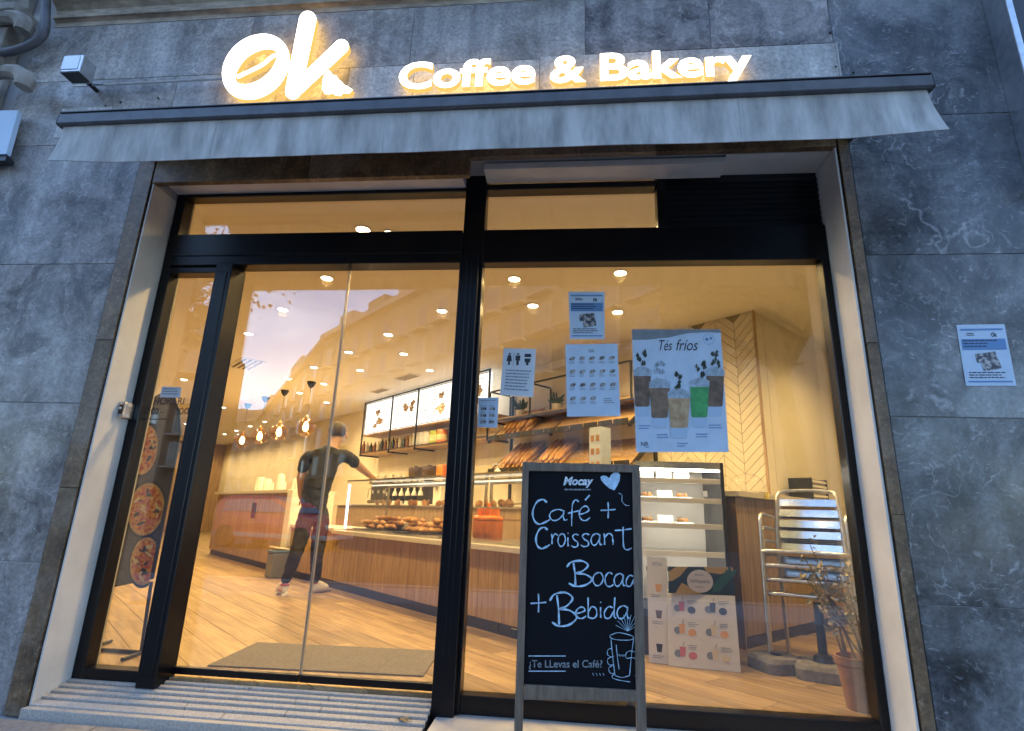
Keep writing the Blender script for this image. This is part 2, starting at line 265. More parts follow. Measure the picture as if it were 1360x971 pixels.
# ------------------------------------------------------------------ mesh building
class MB:
    def __init__(s): s.v = []; s.f = []; s.m = []
    def add(s, vs, fs, mi=0):
        o = len(s.v); s.v += [tuple(x) for x in vs]; s.f += [tuple(i+o for i in q) for q in fs]; s.m += [mi]*len(fs); return s
    def box(s, c, d, rz=0, mtx=None, mi=0):
        x, y, z = (q/2 for q in d)
        vs = [Vector(p) for p in ((-x, -y, -z), (x, -y, -z), (x, y, -z), (-x, y, -z), (-x, -y, z), (x, -y, z), (x, y, z), (-x, y, z))]
        mm = mtx if mtx is not None else Matrix.Translation(Vector(c)) @ Matrix.Rotation(rz, 4, 'Z')
        return s.add([mm @ q for q in vs], [(0, 3, 2, 1), (4, 5, 6, 7), (0, 1, 5, 4), (1, 2, 6, 5), (2, 3, 7, 6), (3, 0, 4, 7)], mi)
    def span(s, a, b, mi=0):
        a = Vector(a); b = Vector(b); return s.box((a+b)/2, [abs(q) for q in (b-a)], mi=mi)
    def hexa(s, q, off, mi=0):
        """quad q (4 points) pushed by the vector off"""
        q = [Vector(p) for p in q]; w = [p+Vector(off) for p in q]
        return s.add(q+w, [(0, 1, 2, 3), (7, 6, 5, 4), (0, 4, 5, 1), (1, 5, 6, 2), (2, 6, 7, 3), (3, 7, 4, 0)], mi)
    def bar(s, a, b, w, h, up=(0, 0, 1), mi=0):
        a = Vector(a); b = Vector(b); d = (b-a).normalized(); u = Vector(up); u = (u-d*u.dot(d)).normalized(); r = d.cross(u)
        q = [a-r*w/2-u*h/2, a+r*w/2-u*h/2, a+r*w/2+u*h/2, a-r*w/2+u*h/2]
        return s.hexa(q, b-a, mi)
    def prism(s, pts, off, mi=0):
        pts = [Vector(p) for p in pts]; n = len(pts); w = [p+Vector(off) for p in pts]
        return s.add(pts+w, [tuple(range(n)), tuple(range(2*n-1, n-1, -1))]+[(i, i+n, (i+1) % n+n, (i+1) % n) for i in range(n)], mi)
    def tube(s, path, r, seg=8, closed=False, cap=True, mi=0, flat=1.0):
        path = [Vector(p) for p in path]; n = len(path); rs = r if isinstance(r, (list, tuple)) else [r]*n
        ref = None; rings = []
        for i, p in enumerate(path):
            a = path[i-1] if (i or closed) else p; b = path[(i+1) % n] if (i < n-1 or closed) else p
            d = (b-a).normalized()
            if ref is None: ref = d.orthogonal().normalized()
            ref = (ref-d*ref.dot(d)); ref = ref.normalized() if ref.length > 1e-6 else d.orthogonal().normalized()
            q = d.cross(ref)
            rings.append([p+(ref*math.cos(2*math.pi*k/seg)+q*math.sin(2*math.pi*k/seg)*flat)*rs[i] for k in range(seg)])
        vs = [x for g in rings for x in g]; fs = []
        for i in range(n if closed else n-1):
            j = (i+1) % n
            fs += [(i*seg+k, i*seg+(k+1) % seg, j*seg+(k+1) % seg, j*seg+k) for k in range(seg)]
        if cap and not closed: fs += [tuple(range(seg-1, -1, -1)), tuple((n-1)*seg+k for k in range(seg))]
        return s.add(vs, fs, mi)
    def lathe(s, prof, c=(0, 0, 0), seg=16, mtx=None, mi=0):
        c = Vector(c); vs = []; fs = []; n = len(prof)
        for r, z in prof:
            for k in range(seg):
                a = 2*math.pi*k/seg; q = Vector((r*math.cos(a), r*math.sin(a), z)); vs.append((mtx @ q) if mtx is not None else q+c)
        for i in range(n-1):
            fs += [(i*seg+k, i*seg+(k+1) % seg, (i+1)*seg+(k+1) % seg, (i+1)*seg+k) for k in range(seg)]
        if prof[0][0] > 1e-5: fs.append(tuple(range(seg-1, -1, -1)))
        if prof[-1][0] > 1e-5: fs.append(tuple((n-1)*seg+k for k in range(seg)))
        return s.add(vs, fs, mi)
    def ball(s, c, r, seg=12, rings=8, mi=0):
        r = Vector(r) if not isinstance(r, (int, float)) else Vector((r, r, r)); c = Vector(c); vs = []; fs = []
        for i in range(rings+1):
            t = math.pi*i/rings
            for k in range(seg):
                a = 2*math.pi*k/seg; vs.append(c+Vector((r.x*math.sin(t)*math.cos(a), r.y*math.sin(t)*math.sin(a), -r.z*math.cos(t))))
        for i in range(rings): fs += [(i*seg+k, i*seg+(k+1) % seg, (i+1)*seg+(k+1) % seg, (i+1)*seg+k) for k in range(seg)]
        return s.add(vs, fs, mi)
    def xform(s, m): s.v = [tuple(m @ Vector(q)) for q in s.v]; return s
    def mesh(s, name, mats, smooth=False, bevel=0, bseg=2):
        me = bpy.data.meshes.new(name); me.from_pydata(s.v, [], s.f)
        for m in (mats if isinstance(mats, (list, tuple)) else [mats]): me.materials.append(m)
        for p, i in zip(me.polygons, s.m): p.material_index = i
        bm = bmesh.new(); bm.from_mesh(me); bmesh.ops.remove_doubles(bm, verts=bm.verts, dist=1e-6)
        bmesh.ops.recalc_face_normals(bm, faces=bm.faces)
        if bevel:
            es = [e for e in bm.edges if e.is_manifold and e.calc_face_angle(0) > .6]
            bmesh.ops.bevel(bm, geom=es, offset=bevel, segments=bseg, affect='EDGES', profile=.6, clamp_overlap=True)
        bm.to_mesh(me); bm.free()
        if smooth:
            for p in me.polygons: p.use_smooth = True
            try: me.set_sharp_from_angle(angle=R(42))
            except Exception: pass
        me.update(); return me
    def build(s, name, mats, parent=None, smooth=False, bevel=0, bseg=2, local=False):
        if parent is None:                       # a thing of its own: put its origin at its base
            xs = [q[0] for q in s.v]; ys = [q[1] for q in s.v]; zs = [q[2] for q in s.v]
            c = Vector(((min(xs)+max(xs))/2, (min(ys)+max(ys))/2, min(zs)))
            s.v = [(q[0]-c.x, q[1]-c.y, q[2]-c.z) for q in s.v]
        o = bpy.data.objects.new(name, s.mesh(name, mats, smooth, bevel, bseg)); COL.objects.link(o)
        if parent is None: o.location = c
        else: attach(o, parent, local)
        return o
BASE = {}
def attach(o, parent, local=False):
    o.parent = parent
    if not local:
        m = BASE.get(parent.name)
        o.matrix_parent_inverse = m.inverted() if m is not None else Matrix.Identity(4)
def tag(o, label=None, cat=None, group=None, kind=None):
    if label: o['label'] = label
    if cat: o['category'] = cat
    if group: o['group'] = group
    if kind: o['kind'] = kind
    if o.parent is None: BASE.setdefault(o.name, Matrix.LocRotScale(o.location, o.rotation_euler, (1, 1, 1)))
    return o
def thing(name, label, cat, loc=(0, 0, 0), group=None, rz=0):
    o = bpy.data.objects.new(name, None); COL.objects.link(o); o.empty_display_size = .1
    o.location = loc; o.rotation_euler = (0, 0, rz); return tag(o, label, cat, group)
def struct(o): o['kind'] = 'structure'; return tag(o)
def inst(name, me, parent=None, loc=(0, 0, 0), rot=(0, 0, 0), scale=(1, 1, 1)):
    """a piece that shares mesh data; world position even when it has a parent"""
    o = bpy.data.objects.new(name, me); COL.objects.link(o); o.location = loc; o.rotation_euler = rot; o.scale = scale
    if parent is not None: attach(o, parent)
    return o
def copy_tree(o, loc, rz=None, label=None, group=None):
    def rec(a, par):
        c = a.copy(); COL.objects.link(c); c.parent = par
        for ch in [q for q in bpy.data.objects if q.parent == a]: rec(ch, c)
        return c
    c = rec(o, None); c.location = loc
    if rz is not None: c.rotation_euler = (0, 0, rz)
    if label: c['label'] = label
    if group: c['group'] = group
    return c
def sbox(mb, s0, s1, n0, n1, z0, z1, mi=0):
    """box aligned with the counter axes"""
    return mb.box(SN((s0+s1)/2, (n0+n1)/2, (z0+z1)/2), (abs(s1-s0), abs(n1-n0), abs(z1-z0)), SROT, mi=mi)
def catmull(pts, k=6):
    if len(pts) < 3: return [Vector(p) for p in pts]
    P = [Vector(p) for p in pts]; P = [P[0]*2-P[1]]+P+[P[-1]*2-P[-2]]; o = []
    for i in range(1, len(P)-2):
        a, b, c, d = P[i-1:i+3]
        for j in range(k):
            t = j/k; o.append(.5*((2*b)+(c-a)*t+(2*a-5*b+4*c-d)*t*t+(3*b-a-3*c+d)*t*t*t))
    o.append(P[-2]); return o

# text as geometry -----------------------------------------------------------
_tcache = {}
def text_mesh(txt, shear=0, offset=0, extrude=0, res=4):
    k = (txt, shear, offset, extrude)
    if k in _tcache: return _tcache[k]
    cu = bpy.data.curves.new('t', 'FONT'); cu.body = txt; cu.size = 1; cu.shear = shear; cu.offset = offset; cu.extrude = extrude; cu.resolution_u = res; cu.fill_mode = 'BOTH' if extrude else 'FRONT'
    o = bpy.data.objects.new('t', cu); COL.objects.link(o); bpy.context.view_layer.update()
    me = bpy.data.meshes.new_from_object(o.evaluated_get(bpy.context.evaluated_depsgraph_get()))
    vs = [v.co.copy() for v in me.vertices]; fs = [tuple(p.vertices) for p in me.polygons]; ns = [p.normal.copy() for p in me.polygons]
    bpy.data.objects.remove(o); bpy.data.curves.remove(cu); bpy.data.meshes.remove(me)
    _tcache[k] = (vs, fs, ns); return _tcache[k]

class Sheet:
    """flat printed sheet given by its four corners in the world (TL, TR, BR, BL); print is laid on in sheet units 0..1"""
    def __init__(s, tl, tr, br, bl, front):
        s.c = [Vector(q) for q in (tl, tr, br, bl)]; nrm = (s.c[1]-s.c[0]).cross(s.c[3]-s.c[0]).normalized(); s.n = nrm if nrm.dot(Vector(front)) > 0 else -nrm
    def pt(s, u, v, off=0):
        a, b, c, d = s.c; return (a*(1-u)+b*u)*(1-v)+(d*(1-u)+c*u)*v + s.n*off
    def body(s, mb, th=.0008, mi=0): mb.hexa([s.pt(0, 0), s.pt(1, 0), s.pt(1, 1), s.pt(0, 1)], -s.n*th, mi); return s
    def rect(s, mb, u0, v0, u1, v1, off=.0012, mi=0): mb.add([s.pt(u0, v0, off), s.pt(u1, v0, off), s.pt(u1, v1, off), s.pt(u0, v1, off)], [(0, 1, 2, 3)], mi)
    def poly(s, mb, pts, off=.0012, mi=0): mb.add([s.pt(u, v, off) for u, v in pts], [tuple(range(len(pts)))], mi)
    def disc(s, mb, u, v, ru, rv, off=.0012, seg=20, mi=0): s.poly(mb, [(u+ru*math.cos(2*math.pi*k/seg), v+rv*math.sin(2*math.pi*k/seg)) for k in range(seg)], off, mi)
    def text(s, mb, txt, u0, v0, u1, v1, off=.0014, shear=0, bold=0, mi=0):
        vs, fs, _ = text_mesh(txt, shear, bold)
        if not vs: return
        x0 = min(q.x for q in vs); x1 = max(q.x for q in vs); y0 = min(q.y for q in vs); y1 = max(q.y for q in vs)
        mb.add([s.pt(u0+(u1-u0)*(q.x-x0)/(x1-x0), v1+(v0-v1)*(q.y-y0)/(y1-y0), off) for q in vs], fs, mi)
    def stroke(s, mb, pts, w, off=.0015, mi=0, smooth=True):
        """ribbon of width w (metres) along sheet-space points"""
        P = [s.pt(u, v, off) for u, v in pts]
        P = catmull(P, 5) if smooth and len(P) > 2 else P
        n = len(P); vs = []
        for i, p in enumerate(P):
            d = (P[min(i+1, n-1)]-P[max(i-1, 0)]).normalized(); r = d.cross(s.n)
            k = w*(.38+.12*math.sin(i*.9)+.1*random.random()); vs += [p+r*k, p-r*k]
        mb.add(vs, [(2*i, 2*i+1, 2*i+3, 2*i+2) for i in range(n-1)], mi)
def lines(sh, mb, u0, u1, v0, v1, n, fill=.45, mi=0, rag=.35, off=.0012, words=True):
    """rows of small print"""
    dv = (v1-v0)/n
    for i in range(n):
        e = u0+(u1-u0)*(1-rag*random.random()); u = u0
        while u < e:
            w = (u1-u0)*random.uniform(.06, .16) if words else e-u
            sh.rect(mb, u, v0+i*dv, min(u+w, e), v0+i*dv+dv*fill, off, mi); u += w+(u1-u0)*.02
def facade_sheet(y, tl, tr, br, bl): return Sheet(py(*tl, y), py(*tr, y), py(*br, y), py(*bl, y), (0, -1, 0))

# ================================================================== SETTING
FY = -0.25                      # front plane of the stone facade; the glass stands at y = 0
OL, OR_ = -2.545, 1.466         # shop opening, left and right
BL, BR = -2.675, 1.542          # outer edges of the brown stone jambs
PIER_L = py(40, 72, FY).x
H = 3.0                         # ceiling height of the shop
# ground
o = struct(MB().span((-120, -160, -.5), (120, -5.2, -.27)).build('road', M_asph))
pav = struct(MB().span((-60, -5.0, -.5), (60, 0, -.145)).build('pavement', M_mortar))
me = MB().box((0, 0, 0), (.594, .394, .03)).mesh('paving_slab', M_pave, bevel=.003, bseg=1)
for i in range(-7, 6):
    for j in range(8):
        inst('paving_slab', me, pav, (i*.6+(.3 if j % 2 else 0), -.54-j*.4, -.1345))
struct(MB().span((-60, -5.2, -.5), (60, -5.0, -.13)).build('kerb', M_gran))
# the shop's own building -----------------------------------------------------
bld = thing('stone_building', 'dark grey veined marble building front around the cafe window', 'building', (0, FY, -.13))
core = MB()
core.span((-14, FY+.004, -.5), (OL, .12, 9)); core.span((OR_, FY+.004, -.5), (9, .12, 9)); core.span((OL, FY+.004, 2.90), (OR_, .12, 9)); core.span((OL, FY+.2, -.5), (OR_, .12, -.16))
core.build('wall_core', M_mortar, bld)
def slab(x0, x1, z0, z1, m, proud=0, th=.03, g=.0011, name='stone_slab'):
    return MB().span((x0+g, FY-proud, z0+g), (x1-g, FY+th-.001, z1-g)).build(name, m, bld, bevel=.002, bseg=1)
ZS = [-.14, .552, 1.385, 2.232, 3.077, 3.92, 4.76, 5.6]
for k in range(len(ZS)-1):
    xs = [BR, 2.62, 3.75] if k % 2 else [BR, 2.05+.9, 3.75]
    for a, b in zip(xs, xs[1:]): slab(a, b, ZS[k], ZS[k+1], M_marb)
    if ZS[k+1] < 3.2: slab(PIER_L, BL, ZS[k], ZS[k+1], M_marbL)
# brown stone frame round the opening: two jambs in lengths, lintel in lengths
for a, b in zip((-.14, .93, 1.75), (.93, 1.75, 2.99)):
    slab(BL+.008, OL-.014, a, b, M_brown, .012, name='jamb_block'); slab(OR_+.014, BR-.008, a, b, M_brown, .012, name='jamb_block')
for a, b in zip((OL-.006, -1.55), (-1.55, -.57)): slab(a, b, 2.768, 2.99, M_brown, .012, name='lintel_block')
for a, b in zip((-.57, .5), (.5, OR_+.006)): slab(a, b, 2.885, 2.99, M_brown, .012, name='lintel_block')
for x0, x1, z1 in ((OL-.0138, OL-.0052, 2.766), (OR_+.0052, OR_+.0138, 2.883), (BL+.0005, BL+.0085, 2.99), (BR-.0085, BR-.0005, 2.99)): MB().span((x0, FY-.001, -.13), (x1, FY+.02, z1)).build('sealant_line', M_dark, bld)
# marble band above the opening
pxs = [py(u, 40, FY).x for u in (472, 556, 718, 905, 1106, 1150)]
ztop = 3.60
bands = [PIER_L, -2.55, -1.85, pxs[0]]
for a, b in zip(bands, bands[1:]): slab(a, b, 3.077, 3.58, M_marbT)
for a, b in zip([PIER_L, -2.1, -1.0], [-2.1, -1.0, .1]): slab(a, b, 3.58, 4.04, M_marbT)
for a, b in zip([.1, .85], [.85, BR]): slab(a, b, ztop, 4.04, M_marbL)
slab(BL, BR, 2.992, 3.075, M_marbT)
for a, b in zip(pxs[:5], pxs[1:5]+[BR+.02]): slab(a, b, 3.078, ztop-.004 if b > .1 else 3.578, M_patch, .004, name='pale_stone_panel')
slab(py(90, 120, FY).x, py(155, 120, FY).x, 3.13, 3.36, M_patch, .003, name='pale_stone_panel')
for u, v in ((1103, 42), (1110, 88), (1134, 95), (160, 135), (210, 130), (140, 140)):
    q = py(u, v, FY-.006); MB().lathe([(.006, -.004), (.006, .004), (0, .006)], seg=8, mtx=Matrix.Translation(q) @ Matrix.Rotation(R(90), 4, 'X')).build('screw', M_dark, bld)
# moulded cornice, run along the facade
prof = [(0, 0), (-.02, 0), (-.02, .035), (-.035, .05), (-.05, .05), (-.05, .075), (-.036, .09), (-.036, .125), (-.06, .15), (-.085, .165), (-.085, .2), (-.14, .26), (-.2, .28), (-.2, .36), (0, .36)]
cl = PIER_L+.12
MB().prism([(cl, FY+.02+a, 4.045+b) for a, b in prof], (BR-.2-cl+2.6, 0, 0)).build('cornice', M_corn, bld)
slab(BR, 3.75, 5.6, 6.6, M_marb)
# painted reveals of the opening
MB().span((OL-.005, FY-.004, -.12), (OL+.004, -.002, 2.766)).build('reveal', M_reveal, bld)
MB().span((OR_-.004, FY-.004, -.12), (OR_+.005, -.002, 2.883)).build('reveal', M_reveal, bld)
MB().span((OL+.005, FY+.034, 2.82), (-.63, -.002, 2.9)).build('soffit', M_reveal, bld)
MB().span((.9, FY+.034, 2.886), (OR_-.005, -.002, 2.899)).build('soffit', M_reveal, bld)
# ramp of ribbed granite and the pale sill under the window
RX0, RX1 = OL, -.628
ramp = thing('doorway_ramp', 'ribbed grey granite ramp sloping up to the glass door', 'ramp', ((RX0+RX1)/2, -.15, -.13))
def rz_(y): return -.012-(-y-.03)*.30          # ramp surface height
mb = MB(); mb.prism([(RX0, .05, rz_(0)-.018), (RX0, -.30, rz_(-.30)-.018), (RX0, -.30, -.16), (RX0, .05, -.16)], (RX1-RX0, 0, 0)); mb.build('ramp_bed', M_groove, ramp)
ys = [-.002, -.038, -.076, -.116, -.158, -.204, -.262]
for i in range(6):
    a, b = ys[i]-.019, ys[i+1]
    segs = [RX0, RX0+.55+.2*(i % 3), RX0+1.25+.15*(i % 2), RX1]
    if i in (0, 5): segs = [RX0, RX0+.97, RX1]
    for x0, x1 in zip(segs, segs[1:]):
        MB().hexa([(x0+.0015, a, rz_(a)), (x1-.0015, a, rz_(a)), (x1-.0015, b, rz_(b)), (x0+.0015, b, rz_(b))], (0, 0, -.02)).build('granite_rib', M_gran, ramp, bevel=.002, bseg=1)
MB().span((RX0, -.302, -.14), (RX1, -.264, rz_(-.27)-.004)).build('ramp_nosing', M_gran, ramp, bevel=.004)
sill = thing('window_sill', 'pale marble sill slabs under the cafe window', 'sill', (.4, -.15, -.13))
for a, b in zip((-.60, -.20, .72), (-.20, .72, OR_)):
    MB().span((a+.001, -.31, -.14), (b-.001, -.022, -.062)).build('sill_slab', M_sill, sill, bevel=.004)

# shop interior shell ---------------------------------------------------------
flo = struct(MB().span((-22, .115, -.2), (6, 22, -.012)).build('floor', M_fbase))
struct(MB().span((OL, -.008, -.13), (OR_, .118, -.013)).build('threshold_bed', M_fbase))
pw, pl = .20, 1.2
pme = MB().box((0, 0, -.006), (pl-.003, pw-.003, .012)).mesh('plank', M_plank, bevel=.0012, bseg=1)
YF = -.006                       # planks are cut off along the door line
def cut_front(P):
    o = []
    for i in range(len(P)):
        a, b = P[i], P[(i+1) % len(P)]
        if a.y >= YF: o.append(a)
        if (a.y >= YF) != (b.y >= YF): o.append(a+(b-a)*((YF-a.y)/(b.y-a.y)))
    return o
cand = []
for j in range(-26, 14):
    for i in range(-8, 14):
        s_ = i*pl+(j*.41 % 1.2); n_ = (j+.5)*pw; p = SN(s_, n_)
        P = cut_front([SN(s_+a*(pl/2-.0015), n_+b*(pw/2-.0015)) for a, b in ((-1, -1), (1, -1), (1, 1), (-1, 1))])
        if len(P) < 3 or n_ > 2.3 or (n_ > .15 and s_ > -.7): continue
        c = sum(P, Vector())/len(P); q = c-CAM; u = 680+FPX*q.dot(RGT)/q.dot(FWD)
        if -60 < u < 1300 and (c.y > .3 or OL < c.x < OR_): cand.append((c.y, p, P, len(P) == 4 and min(t.y for t in P) > YF+1e-4))
cand.sort(key=lambda t: t[0])
for _, p, P, whole in cand[:296]:
    if whole: inst('plank', pme, flo, p, (0, 0, SROT))
    else:
        o = MB().prism([t-p for t in P], (0, 0, -.012)).build('plank', M_plank, flo); o.location = p
        P0 = Matrix.Rotation(-SROT, 4, 'Z'); o.data.transform(P0); o.rotation_euler = (0, 0, SROT)
ceil_o = struct(MB().span((-22, .12, H), (6, 22, H+.3)).build('ceiling', M_ceil))
mb = MB(); e0 = (B0.y-SV.y-.13)/-NV.y                       # where the edge of the lowered strip meets the front wall
mb.prism([SN(-1, e0, H-.03), SN(-1, 6.5, H-.03), Vector((5.9, SN(-1, 6.5).y, H-.03)), Vector((5.9, .13, H-.03))], (0, 0, .028)); struct(mb.build('ceiling_soffit', M_ceil))
mb = MB(); sbox(mb, -.85, 19, 2.42, 2.6, -.02, H+.02); wback = struct(mb.build('wall_back', M_wallp))
mb = MB(); sbox(mb, -.85, -.7, 2.61, 7, -.02, H+.02); struct(mb.build('wall_right', M_wallp))
mb = MB(); sbox(mb, 2.4, 19, -4.4, -4.2, -.02, H+.02); struct(mb.build('wall_left', M_wallp))
mb = MB(); sbox(mb, 18.6, 18.8, -4.2, 2.42, -.02, H+.02); wfar = struct(mb.build('wall_far', M_wood))
struct(MB().span((4.6, .1, -.02), (4.8, 8, H+.02)).build('wall_side', M_wallp))
# herringbone tiles on the back wall, right of the bread shelves
gb = MB(); sbox(gb, -.85, .62, 2.412, 2.419, .8, H-.002); gb.build('tile_bed', M_grout, wback)
cw, th_ = .205, .098
for a in range(7):
    sg = 1 if a % 2 else -1; w_ = cw/2-.002; h_ = th_/2-.003; dz = sg*w_*.95
    tme = MB().prism([(-w_, .004, -h_-dz), (w_, .004, -h_+dz), (w_, .004, h_+dz), (-w_, .004, h_-dz)], (0, -.010, 0)).mesh('tile', M_tile, bevel=.002, bseg=1)
    for k in range(21): inst('tile', tme, wback, SN(-.84+cw*(a+.5), 2.409, 1.0+k*th_), (0, 0, SROT))
mb = MB(); sbox(mb, -.862, -.846, 2.395, 2.42, .7, H-.002); mb.build('corner_trim', M_wood, wback)
# far wall: vertical boards
bme = MB().box((0, 0, 0), (.02, .295, H-.1)).mesh('board', M_wood, bevel=.004, bseg=1)
for k in range(21): inst('board', bme, wfar, SN(18.588, -4.0+k*.3, H/2), (0, 0, SROT))

# ================================================================== SHOPFRONT
sf = thing('shopfront', 'black aluminium shopfront with door opening, big window and transom lights', 'shopfront', (-.5, 0, -.06))
def fbar(x0, x1, z0, z1, y0=-.055, y1=.03, name='frame_bar', m=None): return MB().span((x0, y0, z0), (x1, y1, z1)).build(name, m or M_black, sf, bevel=.004, bseg=1)
gLx = py(234.5, 360.6, 0).x; TZ0, TZ1 = 2.302, 2.516; TT = 2.795
wL = py(641.7, 355, 0).x; wR = py(1086, 350.5, 0).x; tRx = py(872, 300, 0).x
fbar(OL+.006, gLx, -.05, 2.82, name='frame_post')                          # left
fbar(gLx, -2.137, -.05, .03); fbar(gLx, -2.137, 2.26, TZ0-.001)
fbar(-2.137, -2.032, -.03, TZ0-.001, -.11, .04, 'frame_post')
fbar(-2.115, -2.054, .03, TZ0-.06, -.116, -.1, 'post_cover')
fbar(gLx, -.627, TZ0, TZ1, -.075, .03, 'transom_bar'); fbar(gLx, -.627, TZ0+.06, TZ0+.075, -.082, -.07, 'transom_bead')
fbar(gLx, -.627, TT, 2.82); 
fbar(-.626, wL+.006, -.10, 2.90, -.06, .04, 'frame_post'); fbar(-.626, -.515, -.10, 2.34, -.105, -.06, 'post_cover')
fbar(-.583, -.578, .2, 2.30, -.108, -.1, 'post_bead'); fbar(-.555, -.550, .2, 2.30, -.108, -.1, 'post_bead')
fbar(wL+.006, OR_-.006, TZ0+.008, TZ1+.01, -.055, .03, 'transom_bar')
fbar(wR, OR_-.006, -.05, TZ0+.008, name='frame_post'); fbar(wL+.006, wR, -.06, .022)
fbar(wL+.006, tRx, 2.80, 2.84); fbar(tRx, tRx+.05, TZ1+.01, 2.90, name='frame_post')
MB().span((wL+.006, -.2, 2.842), (.9, -.06, 2.885)).build('shutter_box', M_reveal, sf, bevel=.004)
lp = MB().span((tRx+.05, -.02, TZ1+.01), (OR_-.006, .02, 2.886)).build('infill_panel', M_panel, sf)
for k in range(9): 
    z = TZ1+.05+k*.036
    MB().hexa([(tRx+.055, -.022, z), (OR_-.006, -.022, z), (OR_-.006, -.034, z-.028), (tRx+.055, -.034, z-.028)], (0, .004, .004)).build('louvre', M_panel, sf)
def pane(x0, x1, z0, z1, y=0, name='glass_pane', par=None): return MB().span((x0, y-.004, z0), (x1, y+.004, z1)).build(name, M_glass, par or sf)
pane(gLx, -2.137, .03, 2.26); pane(gLx, -.626, TZ1, TT); pane(wL+.006, wR, .022, TZ0+.008); pane(wL+.006, tRx, TZ1+.01, 2.80)
# glass door: two sliding leaves meeting in the middle
door = thing('glass_door', 'frameless sliding glass door with two leaves and black bottom rail', 'door', (-1.33, .02, 0))
sx0 = py(464, 360, .02).x; sx1 = py(400, 897, .02).x; sx = (sx0+sx1)/2
for a, b in ((-2.032, sx-.003), (sx+.003, -.627)):
    lf = MB().span((a, .016, .045), (b, .026, TZ0)).build('door_leaf', M_glass, door)
    MB().span((a, .005, .012), (b, .037, .046)).build('bottom_rail', M_black, lf, bevel=.003)
for a in (-.006, .003): MB().span((sx+a, .014, .046), (sx+a+.003, .028, TZ0)).build('leaf_edge', mat('edge_strip', (.55, .47, .36), .3, .3), door)

# ================================================================== FACADE FITTINGS
# awning ----------------------------------------------------------------------
AWY = -.80                      # the bar hangs well forward of the wall
q0, q1 = py(82, 158, AWY), py(1236, 110, AWY); AX0, AX1 = q0.x, q1.x
BZ = (py(82, 166, AWY).z+py(1236, 120, AWY).z)/2; BT = (py(82, 152, AWY).z+py(1237, 100, AWY).z)/2; VZ = py(600, 200, AWY).z; TL_ = py(1237, 100, AWY).z-py(82, 152, AWY).z
def tz(x): return TL_*((x-AX0)/(AX1-AX0)-.5)                    # the bar hangs slightly out of level
aw = thing('awning', 'half retracted grey awning with long bar and hanging cloth valance', 'awning', ((AX0+AX1)/2, -.35, VZ))
bh = BT-BZ
bp = [(-.02, .1), (-.008, 0), (.022, 0), (.035, .15), (.035, .8), (.025, .97), (-.002, 1), (-.018, .85)]; bp = [(AWY+a, BZ+b*bh) for a, b in bp]
fb = MB().prism([(AX0, a, b+tz(AX0)) for a, b in bp], (AX1-AX0, 0, TL_)).build('front_bar', M_awnbar, aw, bevel=.003)
for x in (AX0-.006, AX1): MB().prism([(x, a, b+tz(x)) for a, b in bp], (.006, 0, 0)).build('end_cap', M_dark, fb)
MB().bar((AX0, AWY-.009, BT-.002+tz(AX0)), (AX1, AWY-.009, BT-.002+tz(AX1)), .027, .005).build('bar_edge', M_awnbar, fb)
MB().tube([(AX0+.08, -.31, BT+.22), (AX1-.08, -.31, BT+.22)], .045, 14).build('cloth_roll', M_cloth, aw, smooth=True)
MB().hexa([(AX0+.03, AWY+.02, BT-.006+tz(AX0)), (AX1-.03, AWY+.02, BT-.006+tz(AX1)), (AX1-.06, -.33, BT+.262), (AX0+.06, -.33, BT+.262)], (0, 0, -.003)).build('roof_cloth', M_cloth, aw)
for x in (AX0+.05, -.6, AX1-.09): MB().span((x, -.36, BT+.10), (x+.04, FY, BT+.26)).build('bracket', M_dark, aw, bevel=.004)
for x0, xe, x1 in ((AX0+.15, AX0+1.0, AX0+.5), (AX1-.15, AX1-1.0, AX1-.5)):
    MB().bar((x0, -.30, BT+.14), (xe, -.52, BT+.06), .045, .035).build('folding_arm', M_awnbar, aw); MB().bar((xe, -.52, BT+.05), (x1, AWY+.04, BZ+.03), .04, .03).build('folding_arm', M_awnbar, aw)
mb = MB(); NX, NZ = 120, 8; top, bot = [], []
vs = []
for i in range(NX+1):
    t = i/NX; x = AX0+.02+(AX1-AX0-.04)*t
    for j in range(NZ+1):
        w = j/NZ; e = max(0, 1-t*14); e2 = max(0, 1-(1-t)*12)
        dx = (.035*e2-.0*e)*w; sag = -.002*math.sin(t*9.3)*w
        yy = AWY+.003+(.0015*math.sin(t*17)+.001*math.sin(t*41+2))*w*(.5+w) - .03*e*w*w-.03*e2*w*w + .0055*math.sin(t*63+w*5)*math.sin(t*7)*w*(1-w)*2
        vs.append((x+dx, yy, BZ+.004+tz(x)*(1-.6*w)-(BZ-VZ)*w+sag))
n0 = len(vs); vs += [(a, b+.0025, c) for a, b, c in vs]
fs = []
for i in range(NX):
    for j in range(NZ):
        a = i*(NZ+1)+j; q = (a, a+NZ+1, a+NZ+2, a+1); fs += [q, tuple(k+n0 for k in reversed(q))]
for i in range(NX): a = i*(NZ+1)+NZ; fs.append((a, a+NZ+1, a+NZ+1+n0, a+n0))
mb.add(vs, fs); va_ = mb.build('valance', M_cloth, aw, smooth=True)
def vpt(i, j): return Vector(vs[i*(NZ+1)+j])-Vector((0, .0016, 0))
hm = MB(); hv = []
for i in range(NX+1): a_, b_ = vpt(i, NZ), vpt(i, NZ-1); hv += [a_, a_.lerp(b_, .55)]
hm.add(hv, [(2*i, 2*i+2, 2*i+3, 2*i+1) for i in range(NX)]); hm.build('hem', M_cloth, va_, smooth=True)
